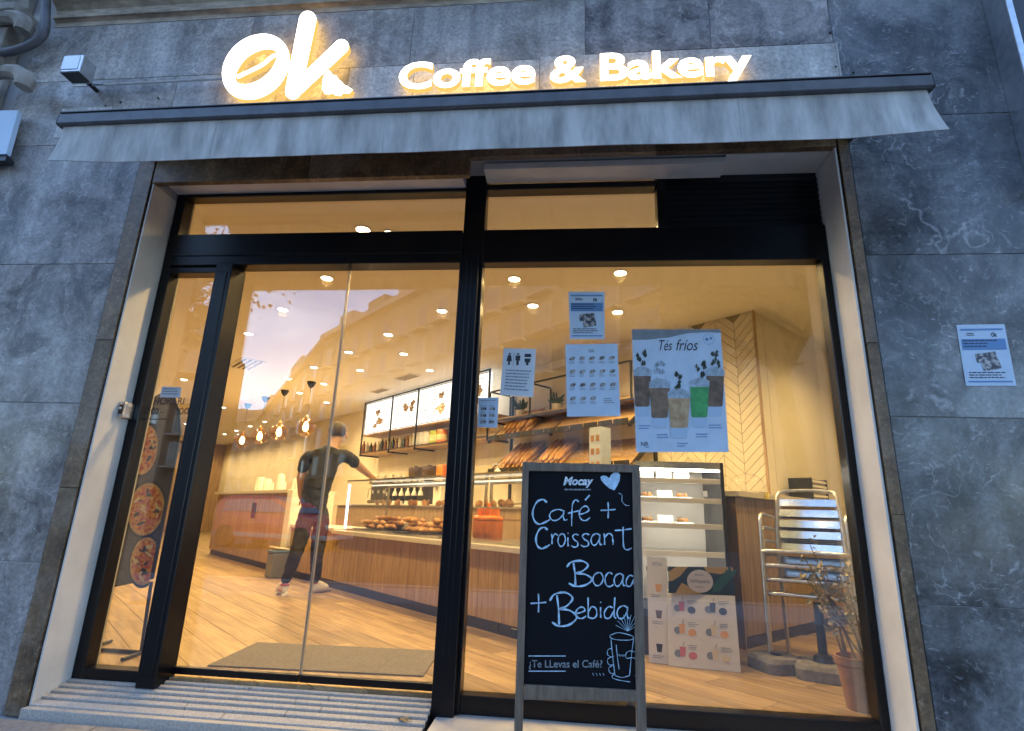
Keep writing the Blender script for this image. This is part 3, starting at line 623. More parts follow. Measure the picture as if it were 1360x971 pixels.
for i in (24, 49, 73, 97):
    sm = MB(); sv = []
    for j in range(NZ+1): sv += [vpt(i, j)+Vector((-.006, -.0006, 0)), vpt(i, j)+Vector((.006, -.0006, 0))]
    sm.add(sv, [(2*j, 2*j+1, 2*j+3, 2*j+2) for j in range(NZ)]); sm.build('seam', M_cloth, va_, smooth=True)
# glowing sign -----------------------------------------------------------------
M_sface = emis('sign_face', (1, .97, .90), 1.3); M_shalo = emis('sign_side', (1, .60, .16), .26); M_sback = emis('sign_back_glow', (1, .62, .18), 1.1)
SY = -.345; STH = .035
def sign_part(name, loop, par, hole=None, y=SY):
    """solid letter traced on the facade plane: bright face, amber sides and back"""
    lift = Vector((0, 0, .022)); P = [py(u, v, y)+lift for u, v in loop]; n = len(P); mb = MB(); off = Vector((0, STH, 0))
    if hole is None:
        mb.add(P, [tuple(range(n))], 0); Q = [p+off for p in P]; mb.add(P+Q, [(i, (i+1) % n, (i+1) % n+n, i+n) for i in range(n)], 1); mb.add(Q, [tuple(range(n-1, -1, -1))], 2)
    else:
        Hh = [py(u, v, y)+lift for u, v in hole]; mb.add(P+Hh, [(i, (i+1) % n, (i+1) % n+n, i+n) for i in range(n)], 0)
        Q = [p+off for p in P]; G = [p+off for p in Hh]
        mb.add(P+Q, [(i, (i+1) % n, (i+1) % n+n, i+n) for i in range(n)], 1); mb.add(Hh+G, [(i, (i+1) % n, (i+1) % n+n, i+n) for i in range(n)], 1)
        mb.add(Q+G, [(i, (i+1) % n, (i+1) % n+n, i+n) for i in range(n)], 2)
    return mb.build(name, [M_sface, M_shalo, M_sback], par)
def ell(cx, cy, a, b, ang, k=40, pw=1.0):
    o = []
    for i in range(k):
        t = 2*math.pi*i/k; c, s_ = math.cos(t), math.sin(t)
        x = a*math.copysign(abs(c)**pw, c); y = b*math.copysign(abs(s_)**pw, s_)
        o.append((cx+x*math.cos(ang)-y*math.sin(ang), cy+x*math.sin(ang)+y*math.cos(ang)))
    return o
def capsule(a, b, w0, w1, k=8):
    a = Vector((*a, 0)); b = Vector((*b, 0)); d = (b-a).normalized(); an = math.atan2(d.y, d.x); o = []
    for i in range(k+1): t = an+math.pi/2+math.pi*i/k; o.append((a.x+w0*math.cos(t), a.y+w0*math.sin(t)))
    for i in range(k+1): t = an-math.pi/2+math.pi*i/k; o.append((b.x+w1*math.cos(t), b.y+w1*math.sin(t)))
    return o
q = py(380, 125, SY)
ok = thing('logo_sign', 'large glowing letters ok with coffee bean and croissant above the awning', 'sign', (q.x, FY, q.z))
sign_part('letter_o', ell(339, 92, 49, 39.5, R(-42)), ok, ell(339.5, 92, 33, 17, R(-38), pw=1.10))
wave = [(314, 106), (322, 103), (331, 99), (338, 95), (344, 91), (351, 86), (358, 80), (365, 76)]
up_ = [(u-1.2, v-2.2-1.2*math.sin(i*.9)) for i, (u, v) in enumerate(wave)]; dn = [(u+1.2, v+2.2-1.2*math.sin(i*.9)) for i, (u, v) in enumerate(wave)]
sign_part('bean_crease', up_+dn[::-1], ok, y=SY+.002)
sign_part('letter_k', capsule((388.5, 125), (408, 29), 10.5, 11.5), ok)
sign_part('letter_k_arm', capsule((394, 121), (453, 65), 9, 9.8), ok, y=SY+.003)
cro = [(428, 109), (431, 100), (437, 97), (441, 103), (446, 104), (449, 109), (453, 112), (456, 116), (461, 118), (468, 123), (463, 128), (455, 127), (452, 131), (445, 130), (441, 127), (437, 129), (431, 128), (427, 122)]
sign_part('croissant_mark', cro, ok, y=SY+.001)
q0 = py(528, 122, SY); q1 = py(1000, 103, SY)
cb = thing('cafe_sign', 'glowing white letters Coffee & Bakery above the awning', 'sign', ((q0.x+q1.x)/2, FY, q0.z))
STR = 'Coffee & Bakery'
def ext(t): vs = text_mesh(t, 0, .02)[0]; return min(v.x for v in vs), max(v.x for v in vs)
_, totw = ext(STR); x00, _ = ext('C')
zb = py(800, 109, SY).z+.018; cap = py(800, 73, SY).z-zb+.012
vsB = text_mesh('B', 0, .02)[0]; capu = max(v.y for v in vsB)
kx = (q1.x-q0.x)/(totw-x00); kz = cap/capu
for i, ch in enumerate(STR):
    if ch == ' ': continue
    w = ext(STR[:i+1])[1]-ext(ch)[1] if ext(STR[:i+1]) else 0      # pen position of this letter
    vs, fs, ns = text_mesh(ch, 0, .028, .5)
    mb = MB()
    for f, nr in zip(fs, ns):
        pass
    VV = [(q0.x+(v.x+w-x00)*kx, SY+STH*(.5-v.z), zb+v.y*kz) for v in vs]
    o_ = len(mb.v); mb.v += VV; mb.f += fs; mb.m += [0 if nr.z > .9 else 2 if nr.z < -.9 else 1 for nr in ns]
    mb.build('letter', [M_sface, M_shalo, M_sback], cb)
# sign feed: small floodlight box and conduit
fl = thing('wall_lamp_box', 'small grey metal box light mounted left of the glowing sign', 'wall lamp', py(105, 110, FY))
q = py(105, 92, -.40); mb = MB(); mb.box(q, (.13, .10, .13)); bx_ = mb.build('housing', M_alu, fl, bevel=.006)
MB().box((q.x-.01, q.y-.052, q.z+.005), (.112, .004, .10)).build('lens', mat('sky_reflection_lens', (.6, .7, .8), .12, .2), bx_)  # reflected sky is put into the bluish white colour of the front
MB().box((q.x, q.y-.01, q.z-.068), (.12, .09, .01)).build('lip', M_dark, bx_)
MB().tube([(q.x+.0, q.y+.05, q.z-.03), (q.x, FY, q.z-.03)], .014).build('stem', M_dark, fl)
a = py(97, 114, -.30); b = py(300, 104, -.30)
tag(MB().tube([a, b], .0075, 8).build('conduit', M_alu, smooth=True), 'thin metal conduit running from the box light to the letter o', 'conduit')
# neighbour's stonework, cable and blue sign at the far left
nb = thing('neighbour_facade', 'weathered carved stone front of the next house at the left edge', 'building', (PIER_L-.5, FY, -.13))
MB().span((PIER_L-2, FY-.02, -.14), (PIER_L-.006, FY+.02, 2.6)).build('pier_stone', M_carve, nb, bevel=.01)
for k, (z0, z1, pr) in enumerate(((2.62, 3.02, .05), (3.30, 3.62, .04), (3.05, 3.27, .10), (3.66, 3.98, .12), (4.02, 4.12, .16), (4.16, 4.7, .07))):
    MB().prism([(PIER_L-2, FY-pr*a, z0+(z1-z0)*b) for a, b in ((0, 0), (.55, .05), (1, .3), (1, .85), (.8, 1), (0, 1))], (1.97-.05*(k % 2), 0, 0)).build('moulded_stone', M_carve, nb, bevel=.008)
for zc in (3.46, 3.86):
    c = py(8, 115 if zc < 3.6 else 42, FY-.12); MB().tube([c+Vector((.16*math.cos(t), -.02, .10*math.sin(t)+.0)) for t in [k*.45-.3 for k in range(9)]], [.05, .055, .055, .05, .045, .04, .03, .025, .02], 8).build('scroll', M_carve, nb, smooth=True)
cp = [py(*w, FY-.1) for w in ((62, -40), (61, 10), (60, 35), (55, 48), (42, 58), (25, 65), (5, 69), (-40, 72))]
tag(MB().tube(catmull(cp, 5), .027, 10).build('cable', mat('old_cable', (.10, .10, .11), .5, var=.3, vscale=8), smooth=True), 'thick grey cable curving round the stone corner at top left', 'cable')
s_ = facade_sheet(FY-.07, (-60, 147), (24, 146), (8, 204), (-80, 206))
mb = MB(); s_.body(mb, .03); pb = mb.build('neighbour_sign', mat('pale_blue_enamel', (.50, .64, .80), .3)); tag(pb, 'blank pale blue sign plate cut off by the left edge', 'sign')
mb = MB(); mb.span((0, 0, 0), (1, 1, 1))
a = py(8, 207, FY-.07); tag(MB().span((a.x-1.0, FY-.075, a.z-.035), (a.x+.01, FY-.02, a.z-.006)).build('sign_bracket', M_dark), 'dark metal rail under the pale blue sign plate', 'bracket')
# pale metal upright at the far right
a = py(1331, 2, FY-.12)
up = thing('metal_upright', 'pale metal upright strip at the top right corner of the wall', 'upright', (a.x+.05, FY-.06, 2.6))
MB().span((a.x, FY-.14, 2.6), (a.x+.035, FY, 7)).build('strip', M_alu, up, bevel=.004); MB().span((a.x+.037, FY-.12, 2.6), (a.x+.5, FY, 7)).build('backing', M_dark, up)
# entry button box on the left reveal
q = py(172, 545, -.10); q.x = OL+.012
it = thing('entry_button', 'small grey push button box on the left door reveal', 'button box', (OL, q.y, q.z-.045))
h_ = MB().box((OL+.018, q.y, q.z), (.036, .085, .09)).build('housing', M_alu, it, bevel=.006)
MB().box((OL+.024, q.y-.044, q.z), (.022, .006, .055)).build('button_plate', M_dark, h_, bevel=.002)
MB().lathe([(.007, 0), (.007, .004), (0, .006)], seg=12, mtx=Matrix.Translation((OL+.024, q.y-.047, q.z+.006)) @ Matrix.Rotation(R(90), 4, 'X')).build('button', M_white, h_)

# ---------------------------------------------------------------- paper on glass and wall
GY = -.0062
def paper(name, label, y, c, m=None, cat='notice'):
    s = facade_sheet(y, *c); mb = MB(); s.body(mb); o = mb.build(name, m or M_paper); tag(o, label, cat); return s, o
def printed(o, s, name, m, fn):
    mb = MB(); fn(mb); return mb.build(name, m, o)
def attach_print(o, mb, name, m):
    """print sits on a sheet whose own origin was moved to its base"""
    me = mb.mesh(name, m); q = bpy.data.objects.new(name, me); COL.objects.link(q); q.parent = o; q.matrix_parent_inverse = Matrix.Translation(-Vector(o.location))
    if name in ('small_print', 'sandwich_print', 'photo_print', 'drink_print', 'herb_print', 'title_print', 'symbols', 'price_spot', 'logo_text', 'leaf_shapes', 'ochre_shapes'): q['kind'] = 'stuff'
    return q
def notice(label, y, c, name='notice'):
    s, o = paper(name, label, y, c, M_paperb)
    for q in ((.06, .07, .94, .10), (.05, .24, .95, .42), (.06, .92, .94, .945)): mb = MB(); s.rect(mb, *q); attach_print(o, mb, 'blue_band', M_inkb)
    mb = MB(); lines(s, mb, .18, .40, .14, .20, 2, .5); s.text(mb, 'Ok', .68, .14, .80, .21, bold=.03); lines(s, mb, .08, .8, .26, .40, 3, .4, off=.0016); lines(s, mb, .1, .92, .78, .90, 3, .4); attach_print(o, mb, 'small_print', M_ink)
    mb = MB()
    for k, (a, b, w, h) in enumerate(((.28, .47, .2, .14), (.48, .45, .22, .16), (.38, .58, .24, .16), (.58, .58, .16, .14))): s.poly(mb, [(a, b+.02), (a+w, b), (a+w+.03, b+h), (a+.02, b+h+.02)], .0013+.0002*k, 0)
    attach_print(o, mb, 'photo_print', mat('photo_print', (.05, .06, .08), .6, col2=(.45, .45, .45), vscale=60, ramp=(.45, .6)))
    return s
notice('blue and white notice sheet taped at the top of the cafe window', GY, ((755, 387), (803, 387), (803, 450), (757, 450)))
notice('blue and white notice sheet stuck on the dark marble wall at right', FY-.003, ((1270, 431), (1334, 430), (1350, 512), (1283, 512)))
# toilets notice
s, o = paper('toilet_notice', 'white toilet notice with man, woman and toilet symbols on the window', GY, ((669, 462), (712, 463), (708, 527), (664, 524)))
mb = MB()
for k, cx in enumerate((.2, .46)):
    s.disc(mb, cx, .12, .035, .022); 
    if k == 0: s.poly(mb, [(cx-.05, .15), (cx+.05, .15), (cx+.085, .28), (cx+.03, .28), (cx+.03, .36), (cx-.03, .36), (cx-.03, .28), (cx-.085, .28)])
    else: s.poly(mb, [(cx-.075, .15), (cx+.075, .15), (cx+.07, .26), (cx+.04, .26), (cx+.035, .36), (cx-.035, .36), (cx-.04, .26), (cx-.07, .26)])
s.rect(mb, .325, .09, .335, .38); s.rect(mb, .66, .11, .86, .18); s.poly(mb, [(.66, .21), (.86, .21), (.83, .29), (.79, .30), (.80, .35), (.71, .35), (.73, .30), (.68, .29)])
attach_print(o, mb, 'symbols', M_ink)
mb = MB(); lines(s, mb, .12, .9, .46, .92, 7, .42, rag=.25); attach_print(o, mb, 'small_print', M_inkg)
# price list with pictures of sandwiches
s, o = paper('price_list', 'white price list with rows of sandwich pictures on the window', GY, ((751, 457), (820, 456), (824, 552), (753, 553)), M_paperb, 'price list')
mb = MB(); mbt = MB()
for r_, cnt_ in enumerate((5, 5, 5, 3)):
    for k in range(cnt_):
        u, v = .12+k*.19, .20+r_*.185
        s.poly(mb, [(u-.06, v+.02), (u-.03, v-.018), (u+.03, v-.028), (u+.065, v-.01), (u+.04, v+.02), (u-.02, v+.032)])
        lines(s, mbt, u-.06, u+.07, v+.045, v+.085, 2, .4)
lines(s, mbt, .44, .58, .08, .13, 2, .5); lines(s, mbt, .7, .9, .76, .84, 3, .4)
attach_print(o, mb, 'sandwich_print', mat('sandwich_print', (.10, .09, .09), .6, col2=(.42, .40, .38), vscale=70, ramp=(.4, .6))); attach_print(o, mbt, 'small_print', M_inkg)
# little menu card
s, o = paper('menu_card', 'small pale blue card with six tiny photos beside the door post', GY, ((635.5, 528), (662.4, 527.5), (660.4, 567.7), (634, 567)), M_paperb, 'card')
mb = MB(); mbt = MB()
for r_ in range(3):
    for k in range(2): s.rect(mb, .14+k*.42, .36+r_*.22-.03, .42+k*.42, .36+r_*.22+.07); lines(s, mbt, .12+k*.42, .45+k*.42, .27+r_*.22, .31+r_*.22, 1, .6)
s.rect(mbt, .1, .08, .9, .1); attach_print(o, mb, 'photo_print', MATS['photo_print']); attach_print(o, mbt, 'small_print', M_inkg)
# big iced tea poster
s, o = paper('tea_poster', 'large pale blue poster Tes frios with five iced tea glasses', GY, ((839, 437), (957, 437), (968, 600), (845, 600)), M_paperb, 'poster')
def zu(x, y):                      # zoomed-photo coordinates of the poster -> sheet units
    v = (y-140)/605; l = 72+23*v; r = 510+43*v; return (x-l)/(r-l), v
def zpoly(mb, pts, off=.0012): s.poly(mb, [zu(*p) for p in pts], off)
mb = MB(); zpoly(mb, [(72, 141), (509, 141), (511, 158), (430, 155), (350, 160), (260, 182), (160, 193), (75, 195)]); attach_print(o, mb, 'grey_wave', mat('grey_print', (.20, .23, .26), .6, var=.15, vscale=20))
def strk(mb, pts, w, off=.0016): s.stroke(mb, [zu(*p) for p in pts], w, off)
mb = MB()
s.text(mb, 'Tés', *zu(208, 196), *zu(275, 250), shear=.35); s.text(mb, 'fríos', *zu(290, 192), *zu(402, 250), shear=.35)
s.text(mb, 'NR', *zu(118, 697), *zu(157, 718)); lines(s, mb, .1, .15, .96, .97, 1); attach_print(o, mb, 'title_print', M_ink)
cups = [(125, 345, 530, 94, 72, M_tea), (485, 345, 530, 94, 74, M_tea), (212, 405, 585, 108, 80, mat('brown_tea_print', (.22, .15, .10), .5, var=.3, vscale=25)), (408, 400, 582, 100, 78, M_greentea), (308, 455, 632, 116, 86, M_teal2)]
for k, (cx, y0, y1, w0, w1, mm) in enumerate(cups):
    of = .0013+.0004*k
    mb = MB(); zpoly(mb, [(cx-w1/2, y1), (cx+w1/2, y1), (cx+w1/2-4, y1+40), (cx+w1/2-14, y1+48), (cx-w1/2+14, y1+48), (cx-w1/2+4, y1+40)], of); attach_print(o, mb, 'glass_base_print', M_glassp)
    mb = MB(); zpoly(mb, [(cx-w0/2+3, y0+30), (cx+w0/2-3, y0+30), (cx+w1/2, y1-6), (cx+w1/2-8, y1), (cx-w1/2+8, y1), (cx-w1/2, y1-6)], of+.0002); attach_print(o, mb, 'tea_print', mm)
    mb = MB(); zpoly(mb, [(cx-w0/2, y0+6), (cx-w0/4, y0-10), (cx, y0-14), (cx+w0/4, y0-9), (cx+w0/2, y0+6), (cx+w0/2-2, y0+34), (cx-w0/2+2, y0+34)], of+.0003); attach_print(o, mb, 'foam_print', M_icep)
    mb = MB(); rr = random.Random(k)
    for j in range(9):
        a_ = rr.uniform(-1, 1); yy = y0-8-rr.random()*82; xx = cx+a_*22+(6 if k in (1, 3) else -3); 
        zpoly(mb, [(xx-9, yy+rr.uniform(-6, 6)), (xx, yy-12-rr.random()*8), (xx+11*rr.random()+3, yy+rr.uniform(-4, 4)), (xx+rr.uniform(-4, 4), yy+13)], of+.0004)
    attach_print(o, mb, 'herb_print', M_icep if k == 2 else M_herb)
mb = MB()
for x, y in ((135, 625), (225, 668), (325, 708), (418, 665), (482, 622)): 
    u, v = zu(x, y); lines(s, mb, u-.06, u+.08, v-.01, v+.03, 2, .4)
u, v = zu(452, 192); s.stroke(mb, [(u+.06*math.cos(t), v+.043*math.sin(t)) for t in [k*.5236 for k in range(13)]], .002); s.disc(mb, u-.02, v, .018, .014); s.disc(mb, u+.025, v-.008, .014, .012)
attach_print(o, mb, 'small_print', M_inkb)
# opening hours lettering on the side light
def zs(s): return s
hs = facade_sheet(GY, (196, 526), (254, 526), (250, 552), (190, 552))
mb = MB(); hs.text(mb, 'HORARI', .17, .06, .86, .42); hs.text(mb, '7:00 -', .04, .58, .42, .92); hs.text(mb, ':00', .74, .58, 1.0, .92); hs.rect(mb, .0, 1.14, .6, 1.17)
ho = mb.build('hours_lettering', M_ink); tag(ho, 'black HORARI opening hours lettering on the narrow side pane', 'lettering')
s, o = paper('hours_card', 'small pale card stuck above the opening hours lettering', GY, ((215, 513), (241, 514), (239, 528), (212, 527)), M_paper, 'card'); mb = MB(); lines(s, mb, .1, .9, .15, .85, 3, .4); attach_print(o, mb, 'small_print', M_inkg)

# ---------------------------------------------------------------- pavement blackboard
BYT, BYB = -.385, -.425          # the board leans back a little
def bpix(u, v):
    """pixel on the leaning board plane"""
    nrm = Vector((0, 1.11, BYB-BYT+0)).normalized(); nrm = Vector((0, 1, -(BYT-BYB)/1.11)).normalized()
    p0 = Vector((0, BYT, 1.11)); d = ray(u, v); return CAM+d*((p0-CAM).dot(nrm)/d.dot(nrm))
ab = thing('blackboard_sign', 'wooden A-frame blackboard with chalk menu standing before the window', 'blackboard', (.07, -.33, -.12))
tl, tr, br, bl = bpix(694, 613), bpix(850, 617), bpix(858, 932), bpix(684, 929)
inn = [bpix(*q) for q in ((700.5, 625), (840, 627), (850, 917), (696, 909))]
dn_ = Vector((0, .028, 0))
mid = lambda a, b, t: a+(b-a)*t
def board_strip(pts, name='frame_rail'): return MB().hexa(pts, dn_).build(name, M_ashw, ab, bevel=.003)
ext_l = bl+(bl-tl)*.315; ext_r = br+(br-tr)*.30
board_strip([tl, mid(tl, tr, .055), bl+(br-bl)*.065+(ext_l-bl), ext_l], 'frame_stile'); board_strip([mid(tl, tr, .935), tr, ext_r, br+(bl-br)*.075+(ext_r-br)], 'frame_stile')
board_strip([mid(tl, tr, .0555), mid(tl, tr, .9345), inn[1]+(inn[1]-inn[0])*.005, inn[0]-(inn[1]-inn[0])*.005], 'frame_rail')
a_ = mid(bl, br, .0655); b_ = mid(bl, br, .9245)
board_strip([inn[3], inn[2], b_, a_], 'frame_rail')
bd = Sheet(inn[0]+Vector((-.01, .012, .01)), inn[1]+Vector((.01, .012, .01)), inn[2]+Vector((.01, .012, -.01)), inn[3]+Vector((-.01, .012, -.01)), (0, -1, 0))
mb = MB(); bd.body(mb, .006); board = mb.build('slate', M_slate, ab)
for x, sg in ((tl.x+.02, 0), (tr.x-.02, 0)):   # rear legs, hinged at the top
    MB().bar((x, BYT+.045, 1.08), (x+(.012 if x < 0 else -.012), .02-.02, -.06), .035, .022, (0, 1, 0)).build('rear_leg', M_ashw, ab, bevel=.002)
MB().bar((tl.x+.03, -.12, .24), (tr.x-.03, -.12, .24), .02, .035).build('rear_rail', M_ashw, ab)
MB().bar((tl.x-.045, -.2, .34), (tl.x+.02, -.2, .335), .02, .03).build('rear_rail', M_ashw, ab)
cs = Sheet(bpix(670, 600)+Vector((0, .011, 0)), bpix(880, 600)+Vector((0, .011, 0)), bpix(880, 971)+Vector((0, .011, 0)), bpix(670, 971)+Vector((0, .011, 0)), (0, -1, 0))
def cz(x, y): return (x/550, y/971)
GL = {  # one-line letters, x and y from 0 to 1 inside the letter's own box
 'C': [[(.85, .12), (.6, .0), (.25, .12), (.03, .5), (.12, .85), (.4, 1.0), (.75, .92), (1, .82)]],
 'a': [[(.8, .15), (.5, .02), (.15, .2), (.02, .6), (.2, .97), (.5, .9), (.78, .45), (.82, .1)], [(.82, .1), (.78, .6), (.85, .95), (1, .9)]],
 'f': [[(.95, .08), (.7, .0), (.45, .15), (.38, .5), (.36, 1.0)], [(.05, .52), (.5, .47), (.95, .42)]],
 'e': [[(.05, .6), (.5, .5), (.85, .3), (.6, .03), (.2, .2), (.03, .6), (.25, .95), (.6, 1), (.95, .8)]],
 'r': [[(.15, .05), (.2, .5), (.2, 1)], [(.2, .5), (.45, .15), (.75, .05), (1, .2)]],
 'o': [[(.55, .02), (.18, .2), (.03, .6), (.3, .97), (.7, .92), (.97, .5), (.8, .1), (.5, .03), (.35, .12)]],
 'i': [[(.5, .25), (.5, .6), (.55, 1)], [(.45, -.12), (.55, -.1), (.5, -.06)]],
 's': [[(.9, .1), (.5, .02), (.2, .2), (.4, .45), (.8, .65), (.75, .95), (.3, 1), (.03, .88)]],
 'n': [[(.1, .05), (.14, .5), (.14, 1)], [(.14, .4), (.45, .06), (.75, .2), (.82, .6), (.85, 1)]],
 't': [[(.5, 0), (.5, .5), (.55, .9), (.75, 1), (1, .92)], [(.02, .16), (.5, .13), (1, .08)]],
 'B': [[(.28, .08), (.34, .5), (.36, .98)], [(.02, .25), (.2, .05), (.6, .0), (.85, .18), (.62, .42), (.36, .5)], [(.36, .5), (.75, .55), (1, .75), (.75, .97), (.36, 1.02), (.1, .9)]],
 'c': [[(.9, .15), (.55, .02), (.15, .25), (.05, .65), (.3, .97), (.7, 1), (1, .88)]],
 'd': [[(.75, .5), (.4, .45), (.08, .7), (.15, .97), (.5, .97), (.8, .65)], [(.9, .0), (.85, .5), (.85, .9), (1, 1)]],
 'b': [[(.12, .0), (.12, .5), (.14, .97)], [(.14, .7), (.45, .45), (.85, .55), (.9, .85), (.6, 1), (.14, .95)]],
 '+': [[(.5, .0), (.52, .5), (.5, 1)], [(.0, .52), (.5, .5), (1, .46)]],
}
for ch, x0, x1, y0, y1 in (('C', 98, 160, 185, 278), ('a', 158, 222, 222, 265), ('f', 222, 264, 186, 285), ('e', 262, 304, 208, 264), ('+', 338, 390, 195, 255),
        ('C', 110, 160, 290, 368), ('r', 163, 188, 312, 352), ('o', 188, 216, 312, 360), ('i', 217, 231, 316, 360), ('s', 235, 264, 314, 362), ('s', 268, 302, 312, 360), ('a', 304, 343, 312, 356), ('n', 346, 388, 310, 354), ('t', 386, 446, 288, 372),
        ('B', 218, 308, 412, 500), ('o', 310, 348, 452, 500), ('c', 352, 382, 452, 502), ('a', 384, 424, 456, 502), ('d', 424, 460, 432, 502),
        ('+', 92, 148, 528, 592), ('B', 158, 255, 524, 636), ('e', 250, 290, 572, 612), ('b', 290, 328, 540, 612), ('i', 330, 346, 562, 610), ('d', 348, 392, 540, 612), ('a', 394, 440, 568, 614)):
    mb = MB()
    for st in GL[ch]:
        pts = [cz(x0+(x1-x0)*a, y0+(y1-y0)*b) for a, b in st]
        cs.stroke(mb, pts, .0085 if ch in 'CB' else .0062, .0014)
    if ch == 'e' and y0 < 300: cs.stroke(mb, [cz(284, 188), cz(300, 168)], .007)
    mb.build('chalk_letter', M_chalkb, board)
for y in (737, 786): mb = MB(); cs.rect(mb, *cz(85, y-1.5), *cz(216, y+1.5)); mb.build('chalk_line', M_chalkb, board)
mb = MB(); cs.text(mb, 'Mocay', *cz(208, 97), *cz(313, 140), shear=.25, bold=.035); mb.build('brand_lettering', M_chalk, board)
mb = MB(); lines(cs, mb, 212/550, 305/550, 144/971, 152/971, 1, .7, rag=.02); cs.text(mb, '¿Te LLevas el Café?', *cz(86, 750), *cz(344, 781), bold=.01); mb.build('chalk_small_words', mat('grey_chalk', (.22, .26, .30), .9, var=.3, vscale=60), board)
mb = MB(); cs.poly(mb, [cz(*p) for p in ((338, 98), (346, 92), (358, 94), (368, 103), (374, 90), (386, 78), (398, 78), (406, 90), (404, 112), (396, 132), (386, 150), (368, 142), (350, 124), (340, 110))], .0013); mb.build('chalk_heart', M_chalkb, board)
mb = MB()
for st in ([(400, 160), (412, 168), (412, 190), (424, 206), (438, 208)], [(372, 668), (400, 660), (440, 668), (452, 676), (440, 684), (400, 684), (374, 678), (370, 670)], [(374, 682), (380, 740), (388, 800)], [(452, 680), (444, 740), (438, 800)], [(388, 800), (412, 806), (438, 800)],
        [(378, 712), (364, 716), (362, 732), (376, 740), (384, 736)], [(374, 740), (362, 748), (366, 764), (382, 766)], [(378, 768), (366, 776), (372, 792), (388, 792)], [(384, 794), (378, 806), (400, 814), (440, 820)], [(472, 700), (460, 722), (440, 720), (426, 728), (428, 744), (446, 742), (462, 748), (470, 770), (472, 796), (456, 800)],
        [(392, 700), (396, 740), (402, 780)]): cs.stroke(mb, [cz(*p) for p in st], .0028)
for k in range(9): t = R(200+k*17); cs.stroke(mb, [cz(432, 655), cz(432+44*math.cos(t)*1.0, 655+58*math.sin(t))], .0016, smooth=False)
cs.text(mb, 'Mocay', *cz(396, 730), *cz(422, 740))
for k in range(4): cs.stroke(mb, [cz(310+12*k, 792), cz(314+12*k, 800)], .002, smooth=False)
mb.build('chalk_drawing', M_chalkb, board)

# ================================================================== INTERIOR: LIGHTS
SPOT_W = 26.5
def_dl = thing('ceiling_downlight', 'recessed round downlight', 'downlight', (0, 0, H))
MB().lathe([(.075, 0), (.078, -.004), (.07, -.007), (.056, -.006), (.05, .004)], seg=20).build('trim_ring', M_white, def_dl, smooth=True, local=True)
MB().lathe([(.052, -.003), (.03, -.009), (0, -.011)], seg=20).build('lens', M_lamp, def_dl, smooth=True, local=True)
ld = bpy.data.lights.new('downlight_beam', 'SPOT'); ld.energy = SPOT_W; ld.color = WARM; ld.spot_size = R(150); ld.spot_blend = .6; ld.shadow_soft_size = .05
lo = bpy.data.objects.new('beam', ld); COL.objects.link(lo); lo.parent = def_dl; lo.location = (0, 0, -.03)
rows = [(-1.10, [.41, 1.61, 2.8, 4.03, 5.23, 6.47, 7.71], 'round ceiling downlight in the row above the open floor by the door'),
        (.17, [-.91, .34, 1.53, 2.71, 3.83, 5.05, 6.15, 7.44, 8.52, 10.16, 11.28, 13.81], 'round ceiling downlight in the row just above the counter front'),
        (.75, [-.44, .7, 3.32, 4.65, 6.04, 7.16], 'bright ceiling downlight in the row above the serving side of the counter'),
        (1.5, [.18, 3.81, 7.66, 11.5, 12.7, 14.0, 15.2, 16.4, 17.8], 'round ceiling downlight in the row nearest the back wall'),
        (None, [(1.75, .85), (2.75, 1.15), (3.3, 2.4), (-1.6, .75)], 'round fill downlight added in the strip just inside the window')]  # fill lamps added to brighten the dark wall and bar at right
first = True
for n_, ss, lab in rows:
    for s_ in ss:
        p = Vector((*s_, H-.03 if s_[0] > 0 else H)) if n_ is None else SN(s_, n_, H if s_ > -1 else H-.03)
        if first: o = def_dl; o.location = p; o['label'] = lab; o['group'] = lab; first = False
        else: o = copy_tree(def_dl, p, None, lab, lab)
        o['group'] = 'ceiling downlights: '+lab.split(' in the ')[1]
# pendants over the bar
pend = None
for k, ((u, v), (u2, v2)) in enumerate((((414, 507), (407, 567)), ((378.7, 518), (371, 575)), ((353, 527), (345, 578)), ((329.5, 536), (321, 583)))):
    c = pz(u, v, H); dist = math.hypot(c.x-CAM.x, c.y-CAM.y); g = pd(u2, v2, dist); dz = g.z-H; 
    if pend is None:
        pend = thing('pendant_lamp', '', 'pendant lamp', c, 'globe pendants over the bar')
        MB().lathe([(.075, 0), (.075, -.015), (.045, -.08), (.012, -.11)], seg=16).build('canopy', M_dark, pend, smooth=True, local=True)
        MB().tube([(0, 0, -.10), (0, 0, dz+.16)], .006, 6).build('cord', M_stem, pend, local=True)
        MB().lathe([(.02, dz+.20), (.028, dz+.19), (.028, dz+.11), (.02, dz+.09)], seg=12).build('socket', mat('brass', (.55, .35, .12), .3, .9), pend, local=True)
        MB().lathe([(.035, .155), (.10, .125), (.148, .062), (.162, 0), (.148, -.062), (.10, -.125), (.045, -.155), (0, -.162)], (0, 0, dz), 20).build('glass_globe', glass('globe_glass', .10, (1, .80, .52)), pend, smooth=True, local=True)
        MB().lathe([(.0, -.075), (.03, -.055), (.045, -.01), (.035, .04), (.015, .09)], (0, 0, dz), 12).build('bulb', M_bulb, pend, smooth=True, local=True)
        pl_ = bpy.data.lights.new('pendant_glow', 'POINT'); pl_.energy = 8; pl_.color = (1, .6, .22); pl_.shadow_soft_size = .05
        po = bpy.data.objects.new('glow', pl_); COL.objects.link(po); po.parent = pend; po.location = (0, 0, dz-.02)
        o = pend
    else: o = copy_tree(pend, c)
    o['label'] = ['globe pendant lamp nearest the server', 'globe pendant lamp second from the server', 'globe pendant lamp third from the server', 'globe pendant lamp farthest from the server'][k]
